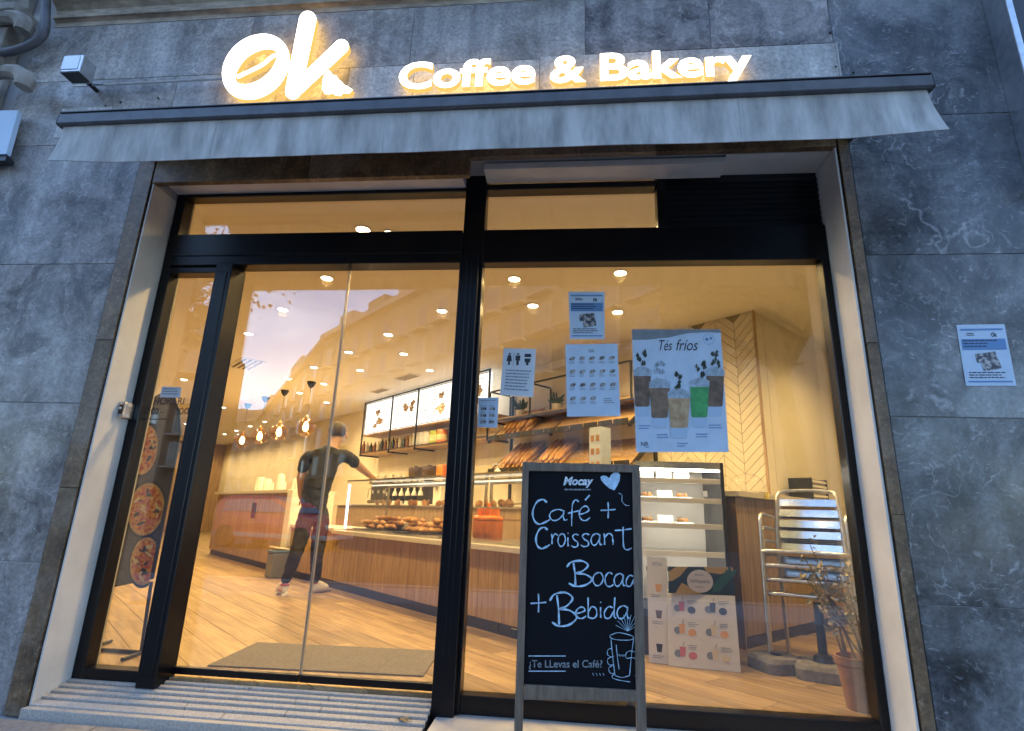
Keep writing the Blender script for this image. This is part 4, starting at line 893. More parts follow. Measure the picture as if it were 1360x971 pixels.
# ceiling air vents
for k, (u, v, w, d, lab) in enumerate(((328, 483, .75, .35, 'long dark ceiling air grille above the open floor'), (541, 500, .5, .2, 'small pale ceiling vent near the menu boards'), (505, 518, .5, .16, 'narrow pale ceiling vent above the server'))):
    c = pz(u, v, H); t = thing('air_vent', lab, 'vent', c)
    MB().box(c-Vector((0, 0, .006)), (w, d, .012), SROT).build('vent_frame', M_white, t, bevel=.003)
    for j in range(4): MB().box(c+NV*(-d*.33+j*d*.22)-Vector((0, 0, .014)), (w*.9, d*.10, .006), SROT).build('vent_slot', M_dark if k == 0 else M_grout, t)

# ================================================================== INTERIOR: COUNTERS
def front_boards(par, s0, s1, z0, z1, n=0, w=.30, m=None):
    k = max(1, round((s1-s0)/w)); d = (s1-s0)/k
    me = MB().box((0, 0, 0), (d-.003, .018, z1-z0)).mesh('front_board', m or M_wood, bevel=.0015, bseg=1)
    for i in range(k): inst('front_board', me, par, SN(s0+(i+.5)*d, n+.009, (z0+z1)/2), (0, 0, SROT))
def cbox(name, m, par, *a, bevel=0): mb = MB(); sbox(mb, *a); return mb.build(name, m, par, bevel=bevel)
dc = thing('display_counter', 'oak fronted counter with pale ledge under the pastry case', 'counter', SN(1, .3))
front_boards(dc, -.45, 3.15, .09, .598); cbox('body', M_white, dc, -.45, 3.14, .02, .62, .09, .597); cbox('plinth', M_plinth, dc, -.45, 3.15, .035, .6, 0, .089); cbox('worktop', M_stoneT, dc, -.47, 3.18, -.07, .66, .60, .642, bevel=.004)
sc_ = thing('service_counter', 'low oak counter section between the pastry case and the bar', 'counter', SN(3.9, .3))
front_boards(sc_, 3.16, 4.78, .09, .62); cbox('body', M_white, sc_, 3.16, 4.78, .02, .6, .09, .62); cbox('plinth', M_plinth, sc_, 3.16, 4.78, .035, .6, 0, .089); cbox('worktop', M_stoneT, sc_, 3.185, 4.76, -.03, .66, .622, .66, bevel=.004)
cbox('white_end', M_white, sc_, 4.60, 4.79, -.06, .55, .30, 1.12, bevel=.004)
bc = thing('bar_counter', 'long high oak bar counter with white top under the pendants', 'bar', SN(6.7, .3))
front_boards(bc, 4.80, 8.66, .09, 1.08); cbox('body', M_white, bc, 4.80, 8.65, .02, .6, .09, 1.08); cbox('plinth', M_plinth, bc, 4.80, 8.66, .035, .6, 0, .089); cbox('bar_top', M_stoneT, bc, 4.80, 8.72, -.05, .68, 1.082, 1.13, bevel=.004)
bk = thing('back_counter', 'dark back counter along the wall behind the pastry case', 'counter', SN(3, 2.1))
cbox('body', M_woodb, bk, .2, 7.2, 1.78, 2.40, .0, .96); cbox('worktop', M_stoneT, bk, .18, 7.22, 1.74, 2.405, .962, 1.0, bevel=.004)
# pastry cases ------------------------------------------------------------------
def case(lab, s0, s1, z1, led):
    t = thing('pastry_case', lab, 'display case', SN((s0+s1)/2, .3, .642))
    z0 = .644
    for n_ in (.03,): cbox('front_glass', M_cglass, t, s0, s1, n_, n_+.006, z0, z1)
    cbox('top_glass', M_cglass, t, s0, s1, .04, .6, z1, z1+.008); cbox('end_glass', M_cglass, t, s0, s0+.006, .04, .6, z0, z1); cbox('end_glass', M_cglass, t, s1-.006, s1, .04, .6, z0, z1)
    sh = cbox('glass_shelf', M_cglass, t, s0+.01, s1-.01, .06, .5, .925, .931); cbox('shelf_edge', M_alu, t, s0+.01, s1-.01, .05, .058, .921, .935)
    cbox('top_rim', M_steel, t, s0, s1, .026, .05, z1+.009, z1+.024); cbox('rear_rail', M_steel, t, s0, s1, .57, .6, z1-.03, z1-.001)
    cbox('base_tray', M_steel, t, s0+.01, s1-.01, .05, .58, z0, z0+.02)
    for s_ in (s0+.012, s1-.012): cbox('corner_post', M_steel, t, s_-.01, s_+.01, .57, .595, z0+.021, z1-.031)
    if led: cbox('light_strip', emis('case_led', (1, .93, .8), 3), t, s1-.03, s1-.012, .045, .06, z0+.02, z1-.02)
    cbox('lamp_tube', emis('case_tube', (1, .86, .6), .5), t, s0+.1, s1-.1, .30, .315, z1-.03, z1-.016)
    return t
case('glass pastry case full of croissants left of the door post', 1.12, 3.10, 1.19, True)
case('glass pastry case with orange containers right of the door post', -.43, 1.06, 1.19, False)
# croissants and other pastry
def croissant_mesh(L_=.075, r=.03, bend=1.0, name='croissant'):
    mb = MB(); path = []; rs = []
    N = 15
    for i in range(N):
        t = -1+2*i/(N-1); a = t*bend; path.append((L_*math.sin(a)*1.1, L_*(1-math.cos(a))*.9, r*.9)); rs.append(r*(1-abs(t)**2.2*.72)*(1+.13*math.cos(i*math.pi))) 
    mb.tube(path, rs, 10, flat=.85); return mb.mesh(name, M_croi, smooth=True)
cme = croissant_mesh(); rme = croissant_mesh(.06, .034, .2, 'bread_roll'); bme_ = croissant_mesh(.13, .036, .05, 'sandwich')
bag = MB(); bag.tube([(-.27+.54*i/12, 0, .03) for i in range(13)], [.008, .022, .029]+[.031+.003*math.cos(i*math.pi) for i in range(7)]+[.029, .022, .008], 10, flat=.9); bgm = bag.mesh('baguette', M_bread, smooth=True)
rg = random.Random(3)
def pastry(name, me, lab, cat, grp, p, rz, rx=0, sc=1):
    o = inst(name, me, None, p, (rx, 0, rz), (sc, sc, sc)); tag(o, lab, cat, grp); return o
def heap(s0, s1, n0, n1, z, cnt, me, name, lab, cat, grp, layers=(1, .55)):
    for l, fr in enumerate(layers):
        for i in range(int(cnt*fr)):
            s_ = s0+(s1-s0)*((i+.5)/(cnt*fr))+rg.uniform(-.02, .02); n_ = rg.uniform(n0, n1); pastry(name, me, lab, cat, grp, SN(s_, n_, z+l*.045), rg.uniform(0, 6.28), rg.uniform(-.15, .15), rg.uniform(.9, 1.15))
tray_me = MB().box((0, 0, .006), (.56, .4, .012)).mesh('tray', M_dark, bevel=.004)
for lab, s_ in (('dark tray of croissants at the left of the pastry case', 2.62), ('dark tray of croissants at the middle of the pastry case', 1.72)):
    t = inst('serving_tray', tray_me, None, SN(s_, .26, .6642), (0, 0, SROT)); tag(t, lab, 'tray', 'trays in the pastry case')
heap(2.38, 2.88, .14, .42, .676, 11, cme, 'croissant', 'golden croissant heaped on the left tray of the pastry case', 'croissant', 'croissants on the left tray', (1, .8, .35))
heap(1.45, 1.98, .14, .42, .676, 12, cme, 'croissant', 'golden croissant heaped on the middle tray of the pastry case', 'croissant', 'croissants on the middle tray', (1, .9, .6))
heap(1.3, 2.9, .14, .34, .9315, 13, bme_, 'filled_roll', 'long filled roll lying on the upper glass shelf of the pastry case', 'sandwich', 'filled rolls on the glass shelf', (1,))
heap(.05, 1.0, .16, .4, .9315, 6, rme, 'bread_roll', 'small bread roll on the glass shelf beside the orange containers', 'roll', 'rolls on the right glass shelf', (1,))
# white pastry boxes and bottles inside the case
for k in range(3):
    o = cbox('cake_box', M_cup, None, 2.2+.17*k, 2.34+.17*k, .40, .52, .677, .76+.02*k, bevel=.004); tag(o, 'white paper cake box behind the croissants in the case', 'box', 'cake boxes in the case')
for k, u in enumerate((641, 650, 658)):
    s_ = to_sn(pn(u, 660, .45))[0]
    t = thing('orange_container', 'orange plastic container in the right pastry case, %s of three' % ('leftmost', 'middle one', 'rightmost')[k], 'container', SN(s_, .45, .665), 'orange containers')
    MB().lathe([(.0, 0), (.075, 0), (.08, .05), (.08, .15), (.07, .155)], SN(s_, .45, .665), 14).build('tub', M_orange, t, smooth=True)
    MB().lathe([(.06, .156), (.085, .16), (.085, .18), (.05, .2), (.05, .27+.04*(k % 2)), (0, .28+.04*(k % 2))], SN(s_, .45, .665), 14).build('lid', M_orange, t, smooth=True)
cu = thing('counter_shelf', 'small wooden cubby shelf standing inside the right pastry case', 'shelf', SN(.5, .5, .665))
for a in (0.0, .42, .84): cbox('divider', M_wood, cu, .02+a, .04+a, .52, .56, .665, .82)
cbox('shelf_board', M_wood, cu, .0, .9, .50, .565, .822, .84)
# things on the back counter -----------------------------------------------------
def s_of(u, v, n): return to_sn(pn(u, v, n))[0]
NB = 1.98
em_s = s_of(519, 640, NB)
em = thing('espresso_machine', 'wide black espresso machine with cups stacked on top', 'coffee machine', SN(em_s, NB, 1.0))
cbox('body', M_dark, em, em_s-.36, em_s+.36, NB-.18, NB+.24, 1.02, 1.34, bevel=.02); cbox('top_tray', M_steel, em, em_s-.37, em_s+.37, NB-.20, NB+.25, 1.342, 1.375, bevel=.008); cbox('drip_tray', M_steel, em, em_s-.34, em_s+.34, NB-.24, NB-.181, 1.003, 1.06)
for a in (-.2, .0, .2): MB().lathe([(.034, 0), (.034, .05), (.02, .06)], SN(em_s+a, NB-.21, 1.17), 12).build('brew_head', M_chrome, em, smooth=True)
for a in (-.3, .3): MB().tube([SN(em_s+a, NB-.19, 1.28), SN(em_s+a, NB-.25, 1.24), SN(em_s+a*.95, NB-.27, 1.1)], .007, 6).build('steam_wand', M_chrome, em)
cupm = MB().lathe([(0, 0), (.022, 0), (.036, .03), (.038, .06), (.034, .06), (.03, .03), (0, .008)], seg=12).mesh('coffee_cup', M_cup, smooth=True)
for a in range(8):
    for b in range(3):
        o = inst('coffee_cup', cupm, None, SN(em_s-.31+a*.088, NB-.12+b*.11, 1.376)); tag(o, 'white coffee cup standing on top of the espresso machine', 'cup', 'cups on the espresso machine')
        if (a+b) % 3: o = inst('coffee_cup', cupm, None, SN(em_s-.31+a*.088, NB-.12+b*.11, 1.437)); tag(o, 'white coffee cup standing on top of the espresso machine', 'cup', 'cups on the espresso machine')
for k, u in enumerate((551, 569)):
    s_ = s_of(u, 640, NB); c = SN(s_, NB, 1.0)
    t = thing('coffee_grinder', 'coffee grinder with smoky bean hopper, %s' % ('nearer the espresso machine' if k == 0 else 'nearer the orange juicer'), 'grinder', c, 'coffee grinders')
    MB().box(c+Vector((0, 0, .14)), (.17, .26, .28), SROT).build('body', M_dark, t, bevel=.02); MB().lathe([(.03, .281), (.05, .33), (.115, .45), (.12, .58), (.115, .60), (0, .605)], c, 16).build('hopper', mat('smoky_hopper', (.10, .07, .055), .2, spec=.6), t, smooth=True)
    MB().lathe([(.04, .605), (.04, .62), (0, .625)], c, 12).build('hopper_lid', M_dark, t)
s_ = s_of(591, 640, NB); c = SN(s_, NB, 1.0)
t = thing('juicer', 'white and orange juice machine at the door post', 'juicer', c)
MB().box(c+Vector((0, 0, .2)), (.2, .28, .4), SROT).build('body', M_white, t, bevel=.02); MB().box(c+Vector((0, 0, .50)), (.18, .24, .19), SROT).build('hood', M_orange, t, bevel=.03); MB().lathe([(.05, .25), (.05, .37), (.0, .38)], c-NV*.16, 12).build('spout', M_chrome, t)
btl = MB().lathe([(0, 0), (.04, 0), (.042, .02), (.042, .15), (.03, .19), (.014, .21), (.014, .25), (0, .252)], seg=12)
btm_w = btl.mesh('bottle', M_cup, smooth=True); lbm = MB().lathe([(.0425, .05), (.0425, .13)], seg=12).mesh('bottle_label', M_dark, smooth=True)
def bottle(name, lab, grp, p, me, lab_me=None, sc=1, cat='bottle'):
    t = inst(name, me, None, p, (0, 0, rg.random()*6), (sc, sc, sc)); tag(t, lab, cat, grp)
    if lab_me:
        l = bpy.data.objects.new('bottle_label', lab_me); COL.objects.link(l); l.parent = t; l.scale = (1.01, 1.01, 1)
    return t
for k in range(6): bottle('syrup_bottle', 'white syrup bottle with dark label on the back counter', 'syrup bottles', SN(s_of(516+k*8.5, 655, 1.82), 1.82, 1.0), btm_w, lbm, 1.02)
# jars, boxes and cups on the bar
jm = MB().lathe([(0, 0), (.06, 0), (.065, .02), (.065, .16), (.05, .19), (0, .2)], seg=14).mesh('jar', M_cup, smooth=True)
for k, (s_, n_) in enumerate(((5.1, .2), (5.35, .35), (5.75, .15), (6.1, .3), (6.5, .2), (7.0, .25))):
    o = inst('jar', jm, None, SN(s_, n_, 1.13), (0, 0, 0), (1, 1, .8+.25*(k % 3))); tag(o, 'white jar standing on the bar top under the pendants', 'jar', 'jars on the bar')
for k in range(5):
    o = cbox('menu_holder', M_paper if k % 2 else M_lettu, None, 5.5+k*.5, 5.58+k*.5, .45, .47, 1.132, 1.30+.05*(k % 3)); tag(o, 'small upright card standing on the bar top behind the jars', 'card', 'cards on the bar')
c = SN(7.35, .3, 1.13); t = thing('cup_tower', 'stack of white paper cups on the far end of the bar', 'cups', c)
for k in range(7): MB().lathe([(.03, 0), (.042, .09), (.044, .095), (.038, .09)], c+Vector((0, 0, k*.028)), 12).build('paper_cup', M_cup, t, smooth=True)
nt_c = SN(6.35, -.004, .82); t = tag(MB().box(nt_c, (.2, .006, .24), SROT).build('bar_poster', M_bannerd), 'dark little poster fixed to the front of the bar', 'poster')

# ================================================================== INTERIOR: WALL SHELVES
ms = thing('menu_shelf', 'black framed wall shelf carrying the lit menu boards', 'shelf', SN(5, 2.2, 1.9))
S0, S1 = 2.95, s_of(479, 604, 2.02)
zsh = 1.935; zmid = pn(540, 571, 2.02).z
cbox('shelf_board', M_wood, ms, S0, S1, 2.02, 2.40, zsh, zsh+.03, bevel=.003); cbox('shelf_board', M_wood, ms, S0, S1, 2.02, 2.40, 2.30, 2.325, bevel=.003)
posts = [S0, s_of(599, 560, 2.02), s_of(554, 560, 2.02), s_of(520, 560, 2.02), S1]
for s_ in posts:
    cbox('upright', M_blackm, ms, s_-.012, s_+.012, 1.995, 2.019, zsh-.03, 2.98); cbox('bracket', M_blackm, ms, s_-.012, s_+.012, 2.0195, 2.41, zsh-.025, zsh-.001)
cbox('front_rail', M_blackm, ms, S0, S1, 1.995, 2.0185, zsh+.031, zsh+.045); cbox('top_rail', M_blackm, ms, S0, S1, 1.995, 2.0185, 2.955, 2.98)
M_menu = emis('menu_lightbox', (1, .93, .80), .62)
M_mpr = mat('menu_picture', (.45, .28, .18), .6, col2=(.9, .8, .7), vscale=14, ramp=(.4, .6)); M_mtx = mat('menu_text', (.30, .26, .22), .7)
labs = ['lit menu board nearest the door post', 'lit menu board second from the door post', 'lit menu board third from the door post', 'lit menu board farthest from the door post']
for k, (a, b) in enumerate(zip(posts, posts[1:])):
    z0, z1 = 2.335, 2.945
    tl, tr, br, bl = SN(b-.025, 2.03, z1), SN(a+.025, 2.03, z1), SN(a+.025, 2.03, z0), SN(b-.025, 2.03, z0)
    t = thing('menu_board', labs[k], 'menu board', SN((a+b)/2, 2.05, z0), 'lit menu boards')
    s = Sheet(tl, tr, br, bl, -NV); mb = MB(); s.body(mb, .05); mb.build('light_panel', M_menu, t)
    for q in ((0, 0, 1, .02), (0, .98, 1, 1), (0, 0, .018, 1), (.982, 0, 1, 1)): mb = MB(); s.rect(mb, *q, .003); mb.build('board_edge', M_blackm, t)
    rr = random.Random(k+5); mb = MB(); mt = MB()
    for j in range(4):
        u, v = rr.uniform(.3, .8), rr.uniform(.3, .8); s.poly(mb, [(u+rr.uniform(.05, .13)*math.cos(q*.7), v+rr.uniform(.05, .14)*math.sin(q*.7)) for q in range(9)], .002+.0003*j)
    for j in range(3): lines(s, mt, .08+.3*j, .3+.3*j, .12, .88, 9, .28, rag=.5, off=.004)
    mb.build('menu_pictures', M_mpr, t); mt.build('menu_text', M_mtx, t)
# bottles and tins on the shelf
for k in range(14):
    u = 483+k*4.8; s_ = s_of(u, 595, 2.15)
    if 552 < u: break
    m_ = [mat('amber_bottle', (.20, .08, .02), .2), mat('clear_bottle', (.55, .50, .42), .15), mat('dark_bottle', (.03, .04, .03), .2)][k % 3]
    me = MB().lathe([(0, 0), (.04, 0), (.042, .02), (.042, .15), (.03, .19), (.014, .21), (.014, .25), (0, .252)], seg=10).mesh('bottle', m_, smooth=True)
    bottle('shelf_bottle', ['amber bottle on the shelf under the menu boards', 'pale clear bottle on the shelf under the menu boards', 'dark bottle on the shelf under the menu boards'][k % 3], 'bottles under the menu boards, kind %d' % (k % 3), SN(s_, 2.15, zsh+.0305), me, None, .8+.3*rg.random())
tin = MB().lathe([(0, 0), (.09, 0), (.092, .01), (.092, .22), (.08, .24), (0, .245)], seg=16)
for k, (u, cc, lab) in enumerate(((554.5, (.55, .50, .60), 'lilac tin on the shelf, left of three pale tins'), (561, (.50, .55, .66), 'grey blue tin on the shelf between two lilac tins'), (568, (.58, .52, .60), 'lilac tin on the shelf beside the green tin'), (577, (.35, .45, .10), 'green tin on the shelf under the menu boards'), (586.5, (.75, .20, .08), 'orange red tin on the shelf beside the door post'))):
    me = MB(); me.v = list(tin.v); me.f = list(tin.f); me.m = list(tin.m); p = SN(s_of(u, 590, 2.15), 2.15, zsh+.0305)
    t = thing('tin', lab, 'tin', p, 'tins under the menu boards'); mm = mat('tin_%d' % k, cc, .35)
    me.xform(Matrix.Translation(p)); me.build('can', mm, t, smooth=True); MB().lathe([(.0925, .07), (.0925, .16)], p, 16).build('paper_label', M_lettu if k > 2 else M_paper, t, smooth=True)
# open cubby of black tube with plants, right of the boards
cz0, cz1 = 2.16, 2.60
cb2 = thing('wall_cubby', 'black tube wall rack holding little plants above the bread', 'rack', SN(1.2, 2.2, cz0))
ca, cb_ = s_of(838, 500, 2.0), s_of(652, 510, 2.0)
for s_ in (ca, ca+(cb_-ca)*.33, ca+(cb_-ca)*.66, cb_):
    for n_ in (1.99, 2.38): cbox('upright', M_blackm, cb2, s_-.01, s_+.01, n_, n_+.02, cz0, cz1)
    for z in (cz0, cz1): cbox('cross_rail', M_blackm, cb2, s_-.01, s_+.01, 2.011, 2.379, z+.0005, z+.0205)
for z in (cz0, cz1): cbox('long_rail', M_blackm, cb2, ca+.0105, cb_-.0105, 1.99, 2.01, z, z+.02)
cbox('rack_board', M_wood, cb2, ca, cb_, 2.0, 2.38, cz0+.022, cz0+.04)
for k, (s_, lab) in enumerate(((ca+(cb_-ca)*.80, 'small potted plant on the black wall rack near the door post'), (ca+(cb_-ca)*.52, 'small potted plant in the middle of the black wall rack'))):
    c = SN(s_, 2.15, cz0+.0405); t = thing('shelf_plant', lab, 'plant', c, 'plants on the wall rack')
    MB().lathe([(0, 0), (.05, 0), (.065, .1), (.055, .1), (0, .09)], c, 12).build('pot', M_white, t, smooth=True)
    mb = MB(); rr = random.Random(k)
    for j in range(40):
        d = Vector((rr.uniform(-1, 1), rr.uniform(-1, 1), rr.uniform(.3, 1.3))).normalized(); e = d.orthogonal().normalized()*.018; a = c+Vector((0, 0, .09)); b = a+d*rr.uniform(.08, .2); mb.add([a, b-e-d*.04, b, b+e-d*.04], [(0, 1, 2, 3)])
    mb.build('foliage', M_green, t)
# bread shelves ----------------------------------------------------------------
brk = thing('bread_rack', 'slanted bread shelves with black brackets on the wall behind the counter', 'rack', SN(1.1, 2.2, 1.1))
ra, rb_ = s_of(836, 560, 1.95), s_of(650, 590, 1.95)
tiers = [(pn(727, 574, 1.93).z, .36), (pn(727, 574, 1.93).z-.46, .36)]
for k, (z, rise) in enumerate(tiers):
    MB().hexa([SN(ra, 1.95, z), SN(rb_, 1.95, z), SN(rb_, 2.37, z+rise), SN(ra, 2.37, z+rise)], (0, 0, -.02)).build('slanted_shelf', M_wood, brk)
    kk = 11; d = (rb_-ra)/kk
    lm = MB().box((0, 0, 0), (d-.02, .012, .06)).mesh('lip_slat', M_blackm)
    for i in range(kk): inst('lip_slat', lm, brk, SN(ra+(i+.5)*d, 1.938, z+.026), (0, 0, SROT))
    cbox('lip_rail', M_blackm, brk, ra, rb_, 1.926, 1.9318, z-.012, z+.006)
    for s_ in (ra-.005, (ra+rb_)/2, rb_+.005): MB().bar(SN(s_, 1.93, z-.03), SN(s_, 2.39, z+rise-.03), .03, .045).build('side_bracket', M_blackm, brk)
cbox('back_post', M_blackm, brk, ra-.04, ra-.01, 2.36, 2.40, .5, 2.98); cbox('back_post', M_blackm, brk, rb_+.01, rb_+.04, 2.36, 2.40, 1.0, 2.6)
cbox('back_board', M_wallp, brk, ra, rb_, 2.39, 2.41, 1.05, 2.12)
sl = math.atan2(.36, .42)
def baguettes(k, u0, u1, cnt, lab):
    z, rise = tiers[k]
    a, b = s_of(u0, 575, 1.95), s_of(u1, 575, 1.95)
    for i in range(cnt):
        for l in range(2):
            s_ = a+(b-a)*((i+.5)/cnt)+rg.uniform(-.01, .01); c = SN(s_, 2.18-.02*l, z+rise*.55+.0+l*.055)
            m3 = Matrix.Translation(c) @ Matrix.Rotation(math.atan2(NV.y, NV.x)+rg.uniform(-.08, .08), 4, 'Z') @ Matrix.Rotation(-sl, 4, 'Y')
            o = bpy.data.objects.new('baguette', bgm); COL.objects.link(o); o.location = c; o.rotation_euler = m3.to_euler(); o.scale = (.9, 1, 1); tag(o, lab, 'baguette', lab)
baguettes(0, 664, 700, 6, 'baguette lying on the upper slanted bread shelf'); baguettes(1, 664, 700, 6, 'baguette lying on the lower slanted shelf near the door post'); baguettes(1, 712, 745, 5, 'baguette lying on the lower slanted shelf near the blackboard')
c = SN(s_of(675, 615, .55), .42, 1.2); t = thing('sanitiser_bottle', 'white pump bottle on top of the right pastry case', 'bottle', c)
MB().lathe([(0, 0), (.03, 0), (.032, .01), (.032, .07), (.012, .09), (.012, .1)], c, 12).build('flask', M_cup, t, smooth=True); MB().lathe([(.006, .1), (.006, .125), (.018, .126), (.018, .135), (0, .137)], c, 10).build('pump', M_cup, t); MB().bar(c+Vector((0, 0, .131)), c+Vector((-.04, -.02, .128)), .01, .008).build('nozzle', M_cup, t)
# speckled carton standing at the bread shelves
a = py(785, 605, 1.1); c = pn(797, 600, .5); 
t = thing('snack_display', 'tall white carton with snack pictures behind the blackboard', 'carton', Vector((c.x, c.y, 1.2)))
hgt = pn(797, 568, .5).z-1.2
MB().box((c.x, c.y, 1.2+hgt/2), (.12, .12, hgt), SROT).build('carton_body', M_paper, t)
mb = MB()
for r_ in range(3):
    for k in range(2): mb.box(Vector((c.x, c.y, 1.2+hgt*(.2+.28*r_)))-NV*.061+SV*(.027-.054*k), (.032, .002, .05), SROT)
mb.build('snack_print', M_croi, t)

# ================================================================== INTERIOR: RIGHT SIDE
FYR = 1.18      # front of the glass fridge
fx0 = py(846, 700, FYR).x; fx1 = py(966, 700, FYR).x; ftop = py(910, 613, FYR).z
fr = thing('display_fridge', 'stainless open display fridge with lit shelves behind the blackboard', 'fridge', ((fx0+fx1)/2, FYR+.3, 0))
MB().span((fx0, FYR+.55, .0), (fx1, FYR+.6, ftop)).build('back_panel', M_white, fr)
for x in (fx0, fx1-.025): MB().span((x, FYR, 0), (x+.025, FYR+.549, ftop)).build('side_panel', M_dark if x > fx0 else M_steel, fr, bevel=.003)
MB().span((fx0+.026, FYR, ftop-.05), (fx1-.026, FYR+.549, ftop)).build('top_panel', M_steel, fr, bevel=.004)
MB().span((fx0+.03, FYR+.03, ftop-.065), (fx1-.03, FYR+.05, ftop-.052)).build('lamp_tube', emis('fridge_tube', (1, .9, .72), 9), fr)
MB().span((fx0+.026, FYR, 0), (fx1-.026, FYR+.549, .28)).build('machine_base', M_dark, fr)
shz = [py(910, v, FYR).z for v in (636, 662, 696, 733)]
for z in shz:
    MB().span((fx0+.03, FYR+.032, z-.024), (fx1-.03, FYR+.044, z-.012)).build('shelf_light', MATS['fridge_tube'], fr)
    MB().span((fx0+.026, FYR+.03, z-.006), (fx1-.026, FYR+.548, z)).build('shelf', M_cglass, fr); MB().span((fx0+.026, FYR+.004, z-.03), (fx1-.026, FYR+.028, z+.006)).build('shelf_rail', M_white, fr, bevel=.003)
MB().span((fx0+.03, FYR+.02, shz[-1]+.01), (fx1-.03, FYR+.024, ftop-.07)).build('front_glass', M_cglass, fr)
tub = MB().box((0, 0, .03), (.11, .10, .06)).mesh('food_tub', M_cup, bevel=.01)
plm = MB().lathe([(0, 0), (.05, 0), (.085, .012), (.08, .014), (0, .006)], seg=16).mesh('plate', M_cup, smooth=True)
labsf = {1: 'top', 2: 'middle', 3: 'lower'}
for k, z in enumerate(shz[:3]):
    for j in range(3):
        x = fx0+.09+j*.13
        if j == 1 or k == 0: o = inst('food_tub', tub, None, (x, FYR+.14, z+.0005)); tag(o, 'white food tub on the %s shelf of the display fridge' % labsf[k+1], 'tub', 'tubs in the fridge, %s shelf' % labsf[k+1])
        else:
            o = inst('plate', plm, None, (x, FYR+.14, z+.0005)); tag(o, 'white plate with pastry on the %s shelf of the display fridge' % labsf[k+1], 'plate', 'plates in the fridge, %s shelf' % labsf[k+1])
            for q in range(3): pastry('pastry', rme, 'small golden pastry on a plate in the display fridge', 'pastry', 'pastries in the fridge', (x-.03+q*.03, FYR+.14+.02*(q % 2), z+.012), q*1.1, 0, .55)
wb = MB().lathe([(0, 0), (.033, 0), (.034, .01), (.034, .12), (.03, .15), (.013, .18), (.013, .2)], seg=12).mesh('water_bottle', M_clearp, smooth=True); wc = MB().lathe([(.015, .2), (.015, .222), (0, .224)], seg=10).mesh('cap', M_dark)
for k in range(5):
    x = fx0+.09+k*.075; o = inst('water_bottle', wb, None, (x, FYR+.13, shz[3]-.24), (0, 0, 0), (1, 1, 1)); o.location.z = .28+.0005 if shz[3]-.24 < .28 else shz[3]-.24
    o.location.z = .2805; o.scale = (1, 1, (shz[3]-.05-.28)/.224 if shz[3]-.05-.28 < .3 else 1.2); tag(o, 'clear water bottle with dark cap at the bottom of the fridge', 'bottle', 'water bottles in the fridge')
    l = bpy.data.objects.new('cap', wc); COL.objects.link(l); l.parent = o
# leaning boards in front of the fridge
def leaning(name, lab, px, m, back, cat='poster', th=.006):
    tl, tr, br, bl = px; c, d = pz(*br, .002), pz(*bl, .002)
    def top(p, base):
        q = ray(*p); t = (base.y+back-CAM.y)/q.y; return CAM+q*t
    s = Sheet(top(tl, d), top(tr, c), c, d, (0, -1, 0)); mb = MB(); s.body(mb, th); o = mb.build(name, m); tag(o, lab, cat); return s, o
s, o = leaning('drinks_board', 'white board with six drinks pictures leaning before the fridge', ((887, 788), (976, 791), (984, 893), (888, 884)), M_print_white, .07)
mb1 = MB(); mb2 = MB(); mb3 = MB(); mb4 = MB(); mg = MB()
cols = [mat('pink_print', (.60, .16, .20), .6), mat('peach_print', (.75, .40, .18), .6), mat('cream_print', (.70, .60, .42), .6), mat('berry_print', (.07, .09, .14), .6)]
pr = [MB() for _ in cols]
for r_ in range(3):
    for k in range(2):
        u, v = .17+k*.46, .17+r_*.31
        s.disc(mg, u-.03, v+.03, .055, .05, .0012); c_ = [(3, 3), (1, 1), (0, 0)][r_][k] if k == 0 else [3, 2, 2][r_]
        mbk = pr[[0, 1, 0][r_] if k == 0 else [3, 2, 2][r_]]
        s.poly(mbk, [(u-.01, v-.06), (u+.08, v-.06), (u+.07, v+.07), (u+.0, v+.07)], .0016); s.stroke(mb2, [(u+.04, v-.06), (u+.06, v-.13)], .004, smooth=False)
        s.disc(pr[[3, 1, 0][r_] if k == 0 else [3, 1, 2][r_]], u+.18, v+.05, .06, .05, .0014); lines(s, mb2, u+.12, u+.28, v-.09, v-.02, 3, .4)
for p_, c_ in zip(pr, cols): attach_print(o, p_, 'drink_print', c_)
attach_print(o, mg, 'price_spot', M_inkg); attach_print(o, mb2, 'small_print', M_inkg)
s, o = leaning('drink_strip', 'narrow white poster with three drinks beside the blackboard', ((859, 738), (886, 741), (888, 882), (862, 879)), M_print_white, .06)
for k, (v, c_) in enumerate(((.30, cols[1]), (.55, M_tea), (.86, M_dark))):
    mb = MB(); s.poly(mb, [(.38, v-.035), (.72, v-.035), (.66, v+.04), (.44, v+.04)]); attach_print(o, mb, 'drink_print', c_)
mb = MB(); s.text(mb, 'WOW', .25, .05, .75, .09)
for v in (.37, .62, .93): lines(s, mb, .2, .8, v, v+.035, 2, .4)
attach_print(o, mb, 'small_print', M_inkg)
